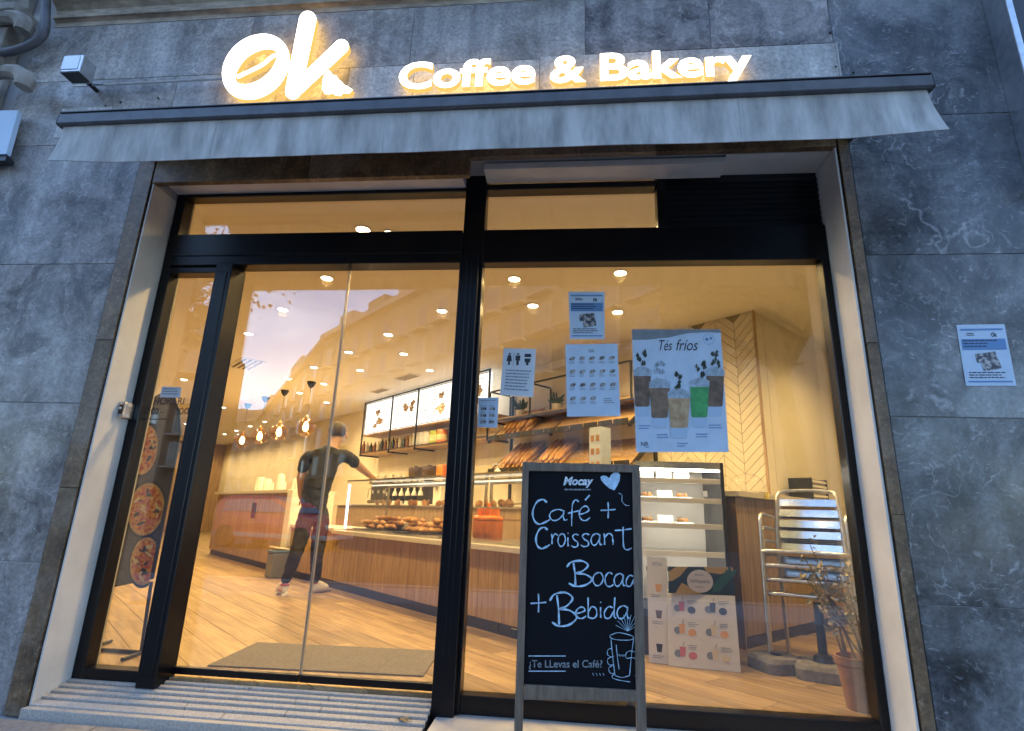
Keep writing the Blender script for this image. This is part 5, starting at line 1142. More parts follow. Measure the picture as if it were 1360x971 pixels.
# leaf-pattern banner on top of the drinks board
b0 = pz(984, 893, .002)
yb = b0.y+.10
s = Sheet(py(888, 752, yb), py(973, 753, yb), py(977, 791, yb-.002), py(888, 787, yb-.002), (0, -1, 0)); mb = MB(); s.body(mb, .012); o = mb.build('leaf_banner', M_teal); tag(o, 'dark banner with palm leaf pattern and round white logo', 'banner')
mb = MB(); s.poly(mb, [(0, .2), (.12, 0), (.3, 0), (.18, .35), (.05, .55), (0, .55)]); s.poly(mb, [(.55, 0), (1, 0), (1, .12), (.8, .25), (.6, .2)], .0014); s.poly(mb, [(.1, 1), (.2, .6), (.38, .8), (.5, 1)], .0014); attach_print(o, mb, 'ochre_shapes', M_ochre)
mb = MB()
for k in range(6):
    a, b = .66+.05*k, .9-.12*k; s.poly(mb, [(a, b), (a+.10, b-.2), (a+.16, b-.22), (a+.12, b-.04)], .0016+.0001*k); s.poly(mb, [(a, b), (a+.02, b-.3), (a+.05, b-.36), (a+.07, b-.12)], .0016+.0001*k)
attach_print(o, mb, 'leaf_shapes', mat('leaf_print', (.03, .12, .09), .6))
mb = MB(); s.disc(mb, .48, .52, .2, .42, .003); attach_print(o, mb, 'logo_disc', M_print_white)
mb = MB(); s.text(mb, 'laHispana', .33, .44, .63, .62, .004); lines(s, mb, .40, .56, .28, .34, 1, .5, off=.004); lines(s, mb, .40, .56, .72, .78, 1, .5, off=.004); attach_print(o, mb, 'logo_text', M_inkg)
sup = thing('banner_box', 'white carton behind the drinks board carrying the leaf banner', 'carton', (b0.x-.2, yb+.1, 0)); c = s.pt(.5, 1)
MB().span((c.x-.19, yb+.014, 0), (c.x+.19, yb+.2, c.z-.002)).build('carton_body', M_print_white, sup); MB().span((c.x-.19, yb+.025, c.z), (c.x+.19, yb+.04, c.z+.1)).build('carton_flap', M_print_white, sup)
# wooden bar on the right
SB = -1.12
bt = ps(972, 651, SB).z
rb = thing('side_bar', 'brown wooden side bar with pale top behind the stacked chairs', 'bar', SN(SB, 2, 0))
n0_ = to_sn(ps(985, 760, SB))[1]; k_ = 7; d_ = (3.4-n0_)/k_
fm = MB().box((0, 0, 0), (.018, d_-.003, bt-.045-.08)).mesh('front_board', M_woodb, bevel=.0015, bseg=1)
for i in range(k_): inst('front_board', fm, rb, SN(SB+.009, n0_+(i+.5)*d_, (bt-.045+.08)/2), (0, 0, SROT))
cbox('body', M_woodb, rb, SB+.02, SB+.24, n0_+.01, 3.4, 0, bt-.046); cbox('end_board', M_wood, rb, SB-.002, SB+.24, n0_-.02, n0_-.001, 0, bt-.046); cbox('bar_top', M_stoneT, rb, SB-.05, SB+.25, n0_-.05, 3.42, bt-.044, bt, bevel=.004); cbox('plinth', M_plinth, rb, SB+.005, SB+.0185, n0_, 3.4, 0, .075)
c = SN(SB+.1, to_sn(ps(992, 650, SB+.1))[1], bt)
t = thing('glass_dome', 'clear glass cake dome standing on the side bar', 'cake dome', c); MB().lathe([(.02, 0), (.15, 0), (.155, .012), (0, .014)], c, 24).build('plate', M_cup, t, smooth=True); MB().lathe([(.14, .015), (.142, .06), (.12, .12), (.07, .155), (.015, .165), (.012, .18), (.025, .195), (.012, .21), (0, .21)], c, 24).build('dome', M_cglass, t, smooth=True)
c = SN(SB+.11, to_sn(ps(1076, 655, SB+.1))[1], bt); ax = math.atan2(NV.y, NV.x)
t = thing('toaster_oven', 'steel toaster with black ends on the side bar', 'toaster', c)
def tb(name, m, off, dim, bev=.006): MB().box(c+Matrix.Rotation(ax, 3, 'Z') @ Vector(off), dim, ax).build(name, m, t, bevel=bev)
tb('body', M_steel, (0, 0, .10), (.34, .2, .19)); tb('end_cap', M_dark, (-.185, 0, .105), (.03, .215, .205)); tb('end_cap', M_dark, (.185, 0, .105), (.03, .215, .205)); [tb('band', M_white, (0, -.105, .04+.045*k), (.338, .01, .022)) for k in range(4)]
o = MB().box(c+SV*-.16-NV*.35+Vector((0, 0, -.03)), (.06, .004, .05), SROT).build('price_tag', mat('yellow_tag', (.75, .60, .08), .6)); tag(o, 'small yellow tag on the edge of the side bar', 'tag')
o.location = SN(SB-.054, to_sn(ps(1016, 660, SB-.05))[1], bt-.045); o.rotation_euler = (0, 0, 0)

# stacked metal chairs ------------------------------------------------------------
def make_chair():
    t = thing('stacking_chair', 'aluminium terrace chair', 'chair', (0, 0, 0)); r = .0125
    for sx_ in (-1, 1):
        MB().tube(catmull([(sx_*.255, -.25, 0), (sx_*.252, -.235, .3), (sx_*.25, -.225, .58), (sx_*.25, -.20, .655), (sx_*.25, -.12, .67), (sx_*.245, .10, .665), (sx_*.225, .19, .655)], 5), r, 10).build('front_leg', M_alu, t, smooth=True, local=True)
        MB().tube(catmull([(sx_*.22, .31, 0), (sx_*.215, .25, .25), (sx_*.21, .20, .44), (sx_*.205, .225, .65), (sx_*.195, .262, .80)], 5), r, 10).build('rear_leg', M_alu, t, smooth=True, local=True)
    MB().tube(catmull([(-.195, .262, .80), (-.16, .285, .845), (0, .30, .855), (.16, .285, .845), (.195, .262, .80)], 5), r, 10).build('top_rail', M_alu, t, smooth=True, local=True)
    MB().tube(catmull([(-.25, -.232, .43), (-.2, -.245, .435), (0, -.25, .437), (.2, -.245, .435), (.25, -.232, .43)], 4), .0145, 10).build('seat_rail', M_alu, t, smooth=True, local=True)
    for sx_ in (-1, 1): MB().tube([(sx_*.25, -.23, .43), (sx_*.21, .2, .415)], r, 8).build('seat_side', M_alu, t, smooth=True, local=True)
    for k in range(5): y = -.19+k*.09; MB().box((0, y, .438-k*.004), (.44, .072, .006)).build('seat_slat', M_chrome, t, bevel=.002, local=True)
    for k in range(4): z = .54+k*.075; MB().box((0, 0, 0), (.39, .006, .055), mtx=Matrix.Translation((0, .215+.055*k/3+.006, z)) @ Matrix.Rotation(R(-13), 4, 'X')).build('back_slat', M_chrome, t, bevel=.002, local=True)
    return t
CP = Vector((1.65, 1.10, 0)); CRZ = R(-27)
ch = make_chair(); chl = ['bottom chair of the stack of aluminium chairs', 'second chair from the floor in the aluminium chair stack', 'third chair from the floor in the aluminium chair stack', 'top chair of the stack of aluminium chairs']
fw = Matrix.Rotation(CRZ, 3, 'Z') @ Vector((0, -1, 0))
for k in range(4):
    p = CP+fw*(.012*k)+Vector((0, 0, .002+.088*k))
    if k == 0: ch.location = p; ch.rotation_euler = (0, 0, CRZ); ch['label'] = chl[0]; ch['group'] = 'stacked chairs'
    else: copy_tree(ch, p, CRZ, chl[k], 'stacked chairs')
# parasol bases
def base_block(name, lab, c, rz, w, post):
    t = thing(name, lab, 'parasol base', c, 'parasol bases', rz)
    q = [(x, y) for x, y in ell(0, 0, w/2, w/2, 0, 28, .45)]
    mb = MB(); n = len(q); L0 = [(x, y, 0) for x, y in q]; L1 = [(x, y, .06) for x, y in q]; L2 = [(x*.9, y*.9, .085) for x, y in q]
    mb.add(L0+L1+L2, [tuple(range(n-1, -1, -1))]+[(i, (i+1) % n, (i+1) % n+n, i+n) for i in range(n)]+[(i+n, (i+1) % n+n, (i+1) % n+2*n, i+2*n) for i in range(n)]+[tuple(range(2*n, 3*n))]); mb.build('block', M_conc, t, local=True, bevel=.006)
    if post: MB().lathe([(.06, .086), (.05, .12), (.026, .13), (.026, .42), (.022, .42)], seg=14).build('socket_tube', M_dark, t, smooth=True, local=True)
    else: MB().lathe([(.03, .086), (.03, .10), (.022, .10)], seg=14).build('socket', M_dark, t, local=True)
p = pz(1040, 890, .02); base_block('parasol_base', 'square concrete parasol base at the left under the chairs', (p.x, p.y+.10, 0), R(20), .28, False)
p = pz(1093, 897, .02); base_block('parasol_base', 'square concrete parasol base with dark tube before the chairs', (p.x+.03, p.y+.04, 0), R(-22), .32, True)
# dry plant in terracotta pot
pc = Vector((1.47, .22, 0))
pp = thing('potted_plant', 'dried leafy plant in a terracotta pot by the window', 'plant', pc)
MB().lathe([(0, .0), (.065, 0), (.09, .20), (.10, .205), (.102, .24), (.09, .24), (.082, .2), (0, .2)], pc, 24).build('pot', M_terra, pp, smooth=True)
rr = random.Random(11); st = MB(); lf = MB()
for k in range(11):
    a = rr.uniform(0, 6.28); tip = pc+Vector((-.10+rr.uniform(-.14, .06), rr.uniform(-.07, .10), rr.uniform(.5, .80)))
    b0_ = pc+Vector((.05*math.cos(a), .05*math.sin(a), .2)); path = catmull([b0_, b0_.lerp(tip, .5)+Vector((rr.uniform(-.03, .03), rr.uniform(-.03, .03), .03)), tip], 6); st.tube(path, [.006-.004*i/len(path) for i in range(len(path))], 5)
    for j in range(20):
        q = path[rr.randrange(4, len(path))]+Vector((rr.gauss(0, .022), rr.gauss(0, .022), rr.gauss(0, .02))); d = Vector((rr.uniform(-1, 1), rr.uniform(-1, 1), rr.uniform(-.8, .6))).normalized(); e = d.cross(Vector((rr.random(), rr.random(), rr.random()))).normalized(); l = rr.uniform(.025, .055)
        nrm = d.cross(e); lf.add([q, q+d*l*.5+e*l*.26+nrm*.004, q+d*l, q+d*l*.5-e*l*.26+nrm*.003], [(0, 1, 2, 3)])
st.build('stems', M_stem, pp, smooth=True); o = lf.build('foliage', M_leafd, pp)

# ================================================================== INTERIOR: LEFT SIDE AND FLOOR
c4 = [(-1.973, .217), (-.763, .285), (-.80, .868), (-2.01, .80)]
mb = MB(); mb.hexa([(x, y, .009) for x, y in c4], (0, 0, -.0085)); o = mb.build('door_mat', M_mat, bevel=.003); tag(o, 'grey rectangular door mat inside the glass door', 'mat')
# pizza banner stand
PYB = .36
bs = thing('pizza_banner', 'dark arched banner stand with pizza pictures behind the side pane', 'banner stand', py(165, 880, PYB).xyz*Vector((1, 1, 0)) if False else Vector((py(165, 860, PYB).x, PYB, 0)))
edge = [(138, 782), (201, 768), (238, 575), (237, 545), (229, 526), (216, 521), (203, 528), (192, 545), (184, 575)]
P_ = [py(u, v, PYB) for u, v in edge]; bo = MB().prism(P_, (0, .02, 0)).build('banner_board', M_bannerd, bs, bevel=.004)
fr_ = [p+Vector((0, .01, 0)) for p in P_]; MB().tube(fr_, .009, 8, closed=True).build('banner_frame', M_blackm, bs, smooth=True)
for k, (u, v, a, b) in enumerate(((192, 597, 17, 33), (194, 676, 24, 35), (192, 745, 19, 32))):
    def disc_(name, m, ra, off):
        pts = []
        for i in range(28):
            t = 2*math.pi*i/28; x, y = u+a*ra*math.cos(t)-.12*b*ra*math.sin(t), v+b*ra*math.sin(t)
            xl, xr = 184-46*(y-575)/207+2, 238-37*(y-575)/193-2; x = min(max(x, xl), xr); pts.append(py(x, y, PYB-off))
        MB().add(pts, [tuple(range(28))]).build(name, m, bo)
    disc_('pizza_crust_print', M_crusty, 1.0, .0012); disc_('pizza_print', M_pizz, .88, .002)
    disc_('pizza_plate_print', M_blackm, 1.12, .0006)
    rt = random.Random(k); tm = [MB(), MB(), MB()]
    for j in range(26):
        t0, r0 = rt.uniform(0, 6.28), .74*math.sqrt(rt.random()); x = u+a*r0*math.cos(t0)-.12*b*r0*math.sin(t0); y = v+b*r0*math.sin(t0)
        if not 186-46*(y-575)/207+4 < x < 238-37*(y-575)/193-6: continue
        an = rt.uniform(0, 3.14); l, w = rt.uniform(3, 7), rt.uniform(1.2, 2.4)
        tm[j % 3].add([py(x+l*math.cos(q)*math.cos(an)-w*math.sin(q)*math.sin(an), y+l*math.cos(q)*math.sin(an)+w*math.sin(q)*math.cos(an), PYB-.003-.0003*(j % 7)) for q in [z*.785 for z in range(8)]], [tuple(range(8))])
    for q, c_ in zip(tm, (('ham_print', (.80, .22, .10)), ('olive_print', (.03, .03, .012)), ('cheese_print', (.90, .66, .22)))):
        o_ = q.build(c_[0], mat(c_[0], c_[1], .6), bo); o_['kind'] = 'stuff'
rl = py(201, 772, PYB+.01); ll = py(142, 783, PYB+.01); bz = Vector((0, 0, 0))
r_b = Vector((py(188, 855, PYB).x, PYB+.01, .012)); l_b = Vector((r_b.x-.36, PYB+.01, .012))
MB().tube([rl, r_b], .010, 8).build('stand_leg', M_blackm, bs); MB().tube([ll, l_b], .010, 8).build('stand_leg', M_blackm, bs)
for x in (r_b, l_b): MB().tube([x+Vector((.02, -.17, 0)), x+Vector((-.02, .22, 0))], .011, 8).build('foot_bar', M_blackm, bs)
MB().tube([r_b, l_b], .011, 8).build('foot_bar', M_blackm, bs)
# waste bin by the counter
c = Vector((-3.72, 4.24, 0)); t = thing('waste_bin', 'small steel waste bin with blue bag at the foot of the counter', 'bin', c)
MB().box(c+Vector((0, 0, .155)), (.22, .2, .31), SROT).build('bucket', M_bin, t, bevel=.02); MB().box(c+Vector((0, 0, .325)), (.232, .212, .03), SROT).build('bag_rim', M_bag, t, bevel=.01); MB().box(c+Vector((-.02, .03, .355)), (.225, .2, .02), mtx=Matrix.Translation(c+Vector((0, .02, .362))) @ Matrix.Rotation(SROT, 4, 'Z') @ Matrix.Rotation(R(8), 4, 'X')).build('lid', M_white, t, bevel=.006)
# seating at the far end
def cafe_chair(lab, c, rz):
    t = thing('lounge_chair', lab, 'armchair', c, 'dark armchairs at the far end', rz)
    MB().box((0, 0, .36), (.62, .6, .16)).build('seat', M_dark, t, bevel=.04, local=True); MB().box((0, .27, .62), (.62, .12, .5)).build('backrest', M_dark, t, bevel=.04, local=True)
    for x in (-.3, .3): MB().box((x, 0, .5), (.1, .58, .26)).build('armrest', M_dark, t, bevel=.03, local=True)
    for x in (-.25, .25):
        for y in (-.24, .24): MB().tube([(x, y, 0), (x, y, .28)], .02, 8).build('leg', M_stem, t, local=True)
for k, (s_, n_) in enumerate(((10.6, -1.55), (11.6, -1.75), (12.8, -1.6))): cafe_chair(['dark armchair nearest the door at the far left', 'dark armchair in the middle at the far left', 'dark armchair farthest back at the far left'][k], SN(s_, n_), SROT+R(90+20*k))
for k, (u, v0, v1) in enumerate(((323.5, 613, 641), (347.5, 610, 640), (374, 611, 635))):
    a = ps(u-4.5, v0, 18.5); b = ps(u+4.5, v1, 18.5); cc = (a+b)/2; w = (a-b).xy.length; h2 = a.z-b.z
    t = thing('wall_picture', ['framed picture leftmost on the far wooden wall', 'framed picture in the middle of the far wooden wall', 'framed picture rightmost on the far wooden wall'][k], 'picture', SN(18.56, to_sn(cc)[1], cc.z-h2/2), 'pictures on the far wall')
    MB().box(SN(18.55, to_sn(cc)[1], cc.z), (.03, w, h2), SROT).build('frame', M_dark, t); MB().box(SN(18.53, to_sn(cc)[1], cc.z), (.012, w*.6, h2*.6), SROT).build('print', M_paper, t)
mb = MB(); sbox(mb, 13.2, 13.5, -4.19, -2.6, 0, H-.6); struct(mb.build('wall_partition', M_wallp))
a = SN(9.6, -2.6, 2.62); o = MB().tube([a, a+SV*-.0+NV*1.3], .03, 10).build('tube_light', emis('tube_glow', (1, .85, .6), 4)); tag(o, 'thin glowing tube light under the ceiling at far left', 'tube light')
# fallen leaf on the ramp
c = Vector((py(535, 962, -.19).x, -.19, rz_(-.19)+.004)); mb = MB(); star = []
for k in range(14):
    t = 2*math.pi*k/14; rr_ = .034 if k % 2 == 0 else .018; star.append(c+Vector((rr_*math.cos(t), rr_*.8*math.sin(t), .004+.008*math.sin(t*2))))
mb.add([c+Vector((0, 0, .006))]+star, [(0, k+1, (k+1) % 14+1) for k in range(14)]); mb.tube([c, c+Vector((.05, -.02, .002))], .0015, 5)
o = mb.build('fallen_leaf', mat('fallen_leaf', (.33, .22, .10), .7, var=.3, vscale=40)); tag(o, 'dry brown plane leaf lying on the ribbed ramp', 'leaf')

# ================================================================== PERSON
def skin(name, J, edges, m, parent, root, sub=2):
    """continuous surface grown round a skeleton: J[key] = (point, radius)"""
    keys = list(J); me = bpy.data.meshes.new(name); me.from_pydata([J[k][0] for k in keys], [(keys.index(a), keys.index(b)) for a, b in edges], []); ob = bpy.data.objects.new(name, me); COL.objects.link(ob)
    md = ob.modifiers.new('s', 'SKIN'); ob.modifiers.new('d', 'SUBSURF').levels = sub; md.use_smooth_shade = True
    for i, k in enumerate(keys):
        r = J[k][1]; me.skin_vertices[0].data[i].radius = r if isinstance(r, tuple) else (r, r); me.skin_vertices[0].data[i].use_root = (k == root)
    bpy.context.view_layer.update(); ev = bpy.data.meshes.new_from_object(ob.evaluated_get(bpy.context.evaluated_depsgraph_get())); bpy.data.objects.remove(ob)
    ev.materials.clear(); ev.materials.append(m)
    if name in ('t_shirt', 'jeans'):
        from mathutils import noise
        for v in ev.vertices:
            c = v.co; f = noise.noise(Vector((c.x*9, c.y*9, c.z*16+c.x*6)))+.5*noise.noise(Vector((c.x*22, c.y*22, c.z*30)))
            v.co = c+v.normal*(.013 if name == 't_shirt' else .009)*f
    for p in ev.polygons: p.use_smooth = True
    o = bpy.data.objects.new(name, ev); COL.objects.link(o); attach(o, parent); return o
fl_, fr_2 = pz(376, 790, 0), pz(417, 787, 0)
per = thing('person', 'server in dark t-shirt and dark jeans seen from behind, reaching towards the counter', 'person', ((fl_.x+fr_2.x)/2, (fl_.y+fr_2.y)/2, 0))
D0 = 6.42
view = (Vector((fl_.x+fr_2.x, fl_.y+fr_2.y, 0))/2-Vector((0, -3, 0))).normalized(); side = Vector((view.y, -view.x, 0))
def J_(u, v, d=0): return pd(u, v, D0+d)
K = {'pelvis': (J_(416, 676), (.13, .10)), 'waist': (J_(419, 655), (.125, .09)), 'chest': (J_(427, 624), (.155, .105)), 'upper': (J_(433, 606), (.13, .09)), 'neck': (J_(441, 595), .066), 'nape': (J_(444, 588, .02), .066), 'head': (J_(448, 578, .04), (.092, .105)), 'crown': (J_(449, 569, .03), (.078, .092)), 'chin': (J_(450, 585, .12), .04),
     'shL': (J_(407, 607), .062), 'elL': (J_(400, 634, .05), .052), 'wrL': (J_(400, 658, .16), .036), 'paL': (J_(403, 667, .24), (.036, .018)),
     'shR': (J_(462, 606), .062), 'elR': (J_(478, 620, .22), .052), 'wrR': (J_(492, 632, .42), .036), 'paR': (J_(498, 636, .48), (.036, .018)),
     'hiL': (J_(407, 688), .095), 'knL': (J_(393, 735, -.04), .06), 'anL': (fl_+Vector((0, 0, .09)), .042), 'toL': (fl_-view*.02+side*-.05+Vector((0, 0, .04)), .035),
     'hiR': (J_(427, 688), .095), 'knR': (J_(421, 737, .03), .06), 'anR': (fr_2+Vector((0, 0, .09)), .042), 'toR': (fr_2+view*.06+side*.10+Vector((0, 0, .04)), .035)}
Eb = [('pelvis', 'waist'), ('waist', 'chest'), ('chest', 'upper'), ('upper', 'neck'), ('neck', 'nape'), ('nape', 'head'), ('head', 'crown'), ('head', 'chin'), ('upper', 'shL'), ('shL', 'elL'), ('elL', 'wrL'), ('wrL', 'paL'), ('upper', 'shR'), ('shR', 'elR'), ('elR', 'wrR'), ('wrR', 'paR'), ('pelvis', 'hiL'), ('hiL', 'knL'), ('knL', 'anL'), ('anL', 'toL'), ('pelvis', 'hiR'), ('hiR', 'knR'), ('knR', 'anR'), ('anR', 'toR')]
Kb = {k: (p, tuple(x*.86 for x in r) if isinstance(r, tuple) else r*.86) for k, (p, r) in K.items()}
for k in ('head', 'crown', 'chin', 'neck', 'nape', 'wrL', 'wrR', 'paL', 'paR', 'elL', 'elR'): Kb[k] = K[k]
for s_, sg in (('L', 1), ('R', -1)):
    pa, wr = K['pa'+s_][0], K['wr'+s_][0]; d = (pa-wr).normalized(); ac = d.cross(Vector((0, 0, 1))).normalized()
    for i in range(4):
        o1 = ac*(-.027+.018*i); ln = (.075, .085, .08, .062)[i]
        Kb['f%s%da' % (s_, i)] = (pa+o1+d*.035, .0095); Kb['f%s%db' % (s_, i)] = (pa+o1*1.1+d*(.035+ln*.5)-Vector((0, 0, .012)), .0085); Kb['f%s%dc' % (s_, i)] = (pa+o1*1.1+d*(.03+ln*.85)-Vector((0, 0, .036)), .007)
        Eb += [('pa'+s_, 'f%s%da' % (s_, i)), ('f%s%da' % (s_, i), 'f%s%db' % (s_, i)), ('f%s%db' % (s_, i), 'f%s%dc' % (s_, i))]
    Kb['t%sa' % s_] = (pa-ac*.04*sg-d*.005, .011); Kb['t%sb' % s_] = (pa-ac*.055*sg+d*.035-Vector((0, 0, .01)), .008); Eb += [('pa'+s_, 't%sa' % s_), ('t%sa' % s_, 't%sb' % s_)]
skin('body', Kb, Eb, M_skin, per, 'pelvis')
Kt = {k: K[k] for k in ('waist', 'chest', 'upper', 'shL', 'shR')}; Kt['hem'] = (J_(415, 690), (.195, .15)); Kt['waist'] = (K['waist'][0], (.195, .14)); Kt['chest'] = (K['chest'][0], (.225, .155)); Kt['upper'] = (J_(434, 603), (.13, .10)); Kt['shL'] = (K['shL'][0], .072); Kt['shR'] = (K['shR'][0], .072)
Kt['slL'] = (K['shL'][0].lerp(K['elL'][0], .78), .068); Kt['slR'] = (K['shR'][0].lerp(K['elR'][0], .74), .068); Kt['nk'] = (J_(440, 597), .07)
skin('t_shirt', Kt, [('hem', 'waist'), ('waist', 'chest'), ('chest', 'upper'), ('upper', 'nk'), ('upper', 'shL'), ('upper', 'shR'), ('shL', 'slL'), ('shR', 'slR')], M_shirt, per, 'chest', 3)
Kj = {'belt': (J_(417, 660), (.12, .095)), 'pelvis': (J_(416, 674), (.142, .11)), 'hiL': (K['hiL'][0], .105), 'hiR': (K['hiR'][0], .105), 'knL': (K['knL'][0], .072), 'knR': (K['knR'][0], .072), 'clL': (K['knL'][0].lerp(K['anL'][0], .4), .066), 'clR': (K['knR'][0].lerp(K['anR'][0], .4), .066), 'cuL': (K['anL'][0]+Vector((0, 0, .02)), .052), 'cuR': (K['anR'][0]+Vector((0, 0, .02)), .052)}
skin('jeans', Kj, [('belt', 'pelvis'), ('pelvis', 'hiL'), ('pelvis', 'hiR'), ('hiL', 'knL'), ('knL', 'clL'), ('clL', 'cuL'), ('hiR', 'knR'), ('knR', 'clR'), ('clR', 'cuR')], M_jean, per, 'pelvis', 3)
for s_, hd in (('L', view*.10-side*.03), ('R', view*.07+side*.10)):
    a = K['an'+s_][0]; a0 = Vector((a.x, a.y, 0)); d = hd.normalized()
    Ks = {'heel': (a0-d*.05+Vector((0, 0, .055)), .055), 'mid': (a0+d*.04+Vector((0, 0, .058)), (.058, .055)), 'ball': (a0+d*.11+Vector((0, 0, .05)), (.06, .048)), 'toe': (a0+d*.17+Vector((0, 0, .042)), (.05, .038)), 'cuff': (a0-d*.01+Vector((0, 0, .10)), .046)}
    sh = skin('shoe', Ks, [('heel', 'mid'), ('mid', 'ball'), ('ball', 'toe'), ('mid', 'cuff')], M_shoe, per, 'mid')
    MB().tube([a0-d*.075+Vector((0, 0, .012)), a0+d*.21+Vector((0, 0, .012))], .038, 10, flat=.3).build('sole', M_white, sh); MB().lathe([(.047, .098), (.05, .104), (.047, .11)], a0-d*.01, 14).build('collar', M_red, sh, smooth=True)
hp = K['head'][0]; fwd_ = (view+side*.35).normalized(); mh = Matrix.Translation(hp+Vector((0, 0, .03))) @ fwd_.to_track_quat('Y', 'Z').to_matrix().to_4x4()
mb = MB(); mb.ball((0, -.024, .022), (.094, .106, .104), 18, 12); mb.v = [v for v in mb.v]
vv = []; 
for x, y, z in mb.v:
    if z < -.035: z = -.035+(z+.035)*.2
    k_ = 1+.035*math.sin(x*170+z*90)*math.sin(y*150); x, y, z = x*k_, y*k_, z*k_
    if y > .03 and z < .04: y = .03+(y-.03)*.2
    vv.append((x, y, z))
mb.v = vv; mb.xform(mh); mb.build('hair', M_hair, per, smooth=True)
for sx_ in (-1, 1): MB().ball((sx_*.098, .015, -.025), (.014, .024, .036), 8, 6).xform(mh).build('ear', M_skin, per, smooth=True)
MB().tube([mh @ Vector(q) for q in ((0, .10, .0), (0, .125, -.03), (0, .112, -.045), (0, .095, -.05))], [.010, .016, .017, .008], 8).build('nose', M_skin, per, smooth=True)

# ================================================================== ACROSS THE STREET (seen mirrored in the shop glass)
def mir(p): return Vector((p.x, -p.y, p.z))
M_bw = mat('street_render', (.14, .115, .085), .85, var=.25, vscale=.4); M_bw2 = mat('street_stone', (.10, .085, .07), .85, var=.25, vscale=.4); M_wn = mat('street_window', (.05, .06, .07), .15); M_wf = mat('street_frame', (.19, .17, .15), .7); M_bwd = mat('street_brick', (.07, .05, .038), .85, var=.25, vscale=.5)
def block(lab, a, b, h, depth, m, cols, floors, first=4.2):
    """street house between ground points a and b, facade facing the shop"""
    a = Vector((a.x, a.y, -.27)); b = Vector((b.x, b.y, -.27)); d = (b-a).normalized(); nrm = Vector((-d.y, d.x, 0)); nrm = nrm if nrm.y > 0 else -nrm
    t = thing('apartment_block', lab, 'building', (a+b)/2, 'apartment blocks over the road'); W_ = (b-a).length
    MB().hexa([a, b, b+Vector((0, 0, h)), a+Vector((0, 0, h))], -nrm*depth).build('wall', m, t)
    MB().hexa([a+Vector((0, 0, h))-d*.3, b+Vector((0, 0, h))+d*.3, b+Vector((0, 0, h+.6))+d*.3, a+Vector((0, 0, h+.6))-d*.3], nrm*.7).build('cornice', M_wf, t)
    at = a+nrm*(-4)+Vector((0, 0, h+.01)); MB().hexa([at+d*W_*.1, at+d*W_*.85, at+d*W_*.85+Vector((0, 0, 2.6)), at+d*W_*.1+Vector((0, 0, 2.6))], -nrm*(depth-6)).build('attic', m, t)
    rr = random.Random(int(h*10+cols))
    for k in range(4):
        x0 = W_*(.04+.24*k+.05*rr.random()); w_ = W_*rr.uniform(.08, .17); hh = rr.uniform(1.4, 3.6); c0 = a+d*x0+Vector((0, 0, h+.602))-nrm*.5
        MB().hexa([c0, c0+d*w_, c0+d*w_+Vector((0, 0, hh)), c0+Vector((0, 0, hh))], -nrm*3.4).build('rooftop_room', m if k % 2 else M_wf, t)
    c0 = a+d*W_*.55+Vector((0, 0, h+3.0))-nrm*2; MB().tube([c0, c0+Vector((0, 0, 3))], .05, 5).build('aerial', M_dark, t)
    fh = (h-first-1)/floors; rot = math.atan2(d.y, d.x)
    wm = MB().box((0, 0, 0), (1.2, .12, fh*.62)).mesh('window', M_wn); fm_ = MB().box((0, 0, 0), (1.6, .10, fh*.72)).mesh('surround', M_wf); bm_ = MB().box((0, 0, 0), (2.1, .8, .16)).mesh('balcony', M_wf)
    for i in range(cols):
        for j in range(floors):
            c = a+d*(W_*(i+.5)/cols)+nrm*.07+Vector((0, 0, first+fh*(j+.5))); w = inst('window', fm_, t, c, (0, 0, rot)); g = bpy.data.objects.new('pane', wm); COL.objects.link(g); g.parent = w; g.location = (0, .03 if (Matrix.Rotation(rot, 3, 'Z') @ Vector((0, 1, 0))).dot(nrm) > 0 else -.03, 0)
            inst('balcony', bm_, t, c+nrm*.4-Vector((0, 0, fh*.42)), (0, 0, rot))
    return t
def tops(u, v, z): return mir(pz(u, v, z))
A1, A2, A3, A4 = tops(345, 556, 20), tops(432, 455, 20), tops(505, 425, 20), tops(640, 352, 20)
block('far apartment block at the end of the street', A1, A2, 20, 12, M_bw2, 9, 5)
block('pale apartment block across the street with balconies', A2+(A3-A2)*.02, A4, 20.5, 14, M_bw, 9, 5)
def pu(p): q = p-CAM; return 680+FPX*q.dot(RGT)/q.dot(FWD)
kk_ = 4
while kk_ < 60 and pu(mir(A4+(A4-A3).normalized()*kk_+Vector((0, 0, 19)))) < 905: kk_ += 1
A5 = A4+(A4-A3).normalized()*kk_
block('corner apartment block across the street at right', A4+(A4-A3).normalized()*.5, A5, 19, 14, M_bw2, 7, 5)
block('distant block closing the view down the street', mir(pz(255, 566, 20)), mir(pz(352, 556, 20)), 20, 12, M_bw, 8, 5)
p = tops(290, 446, 17); q = tops(150, 438, 17)
block('plain tall block on the left across the street', Vector((q.x-3, q.y+2, 0)), p, 17, 10, M_bwd, 4, 4)
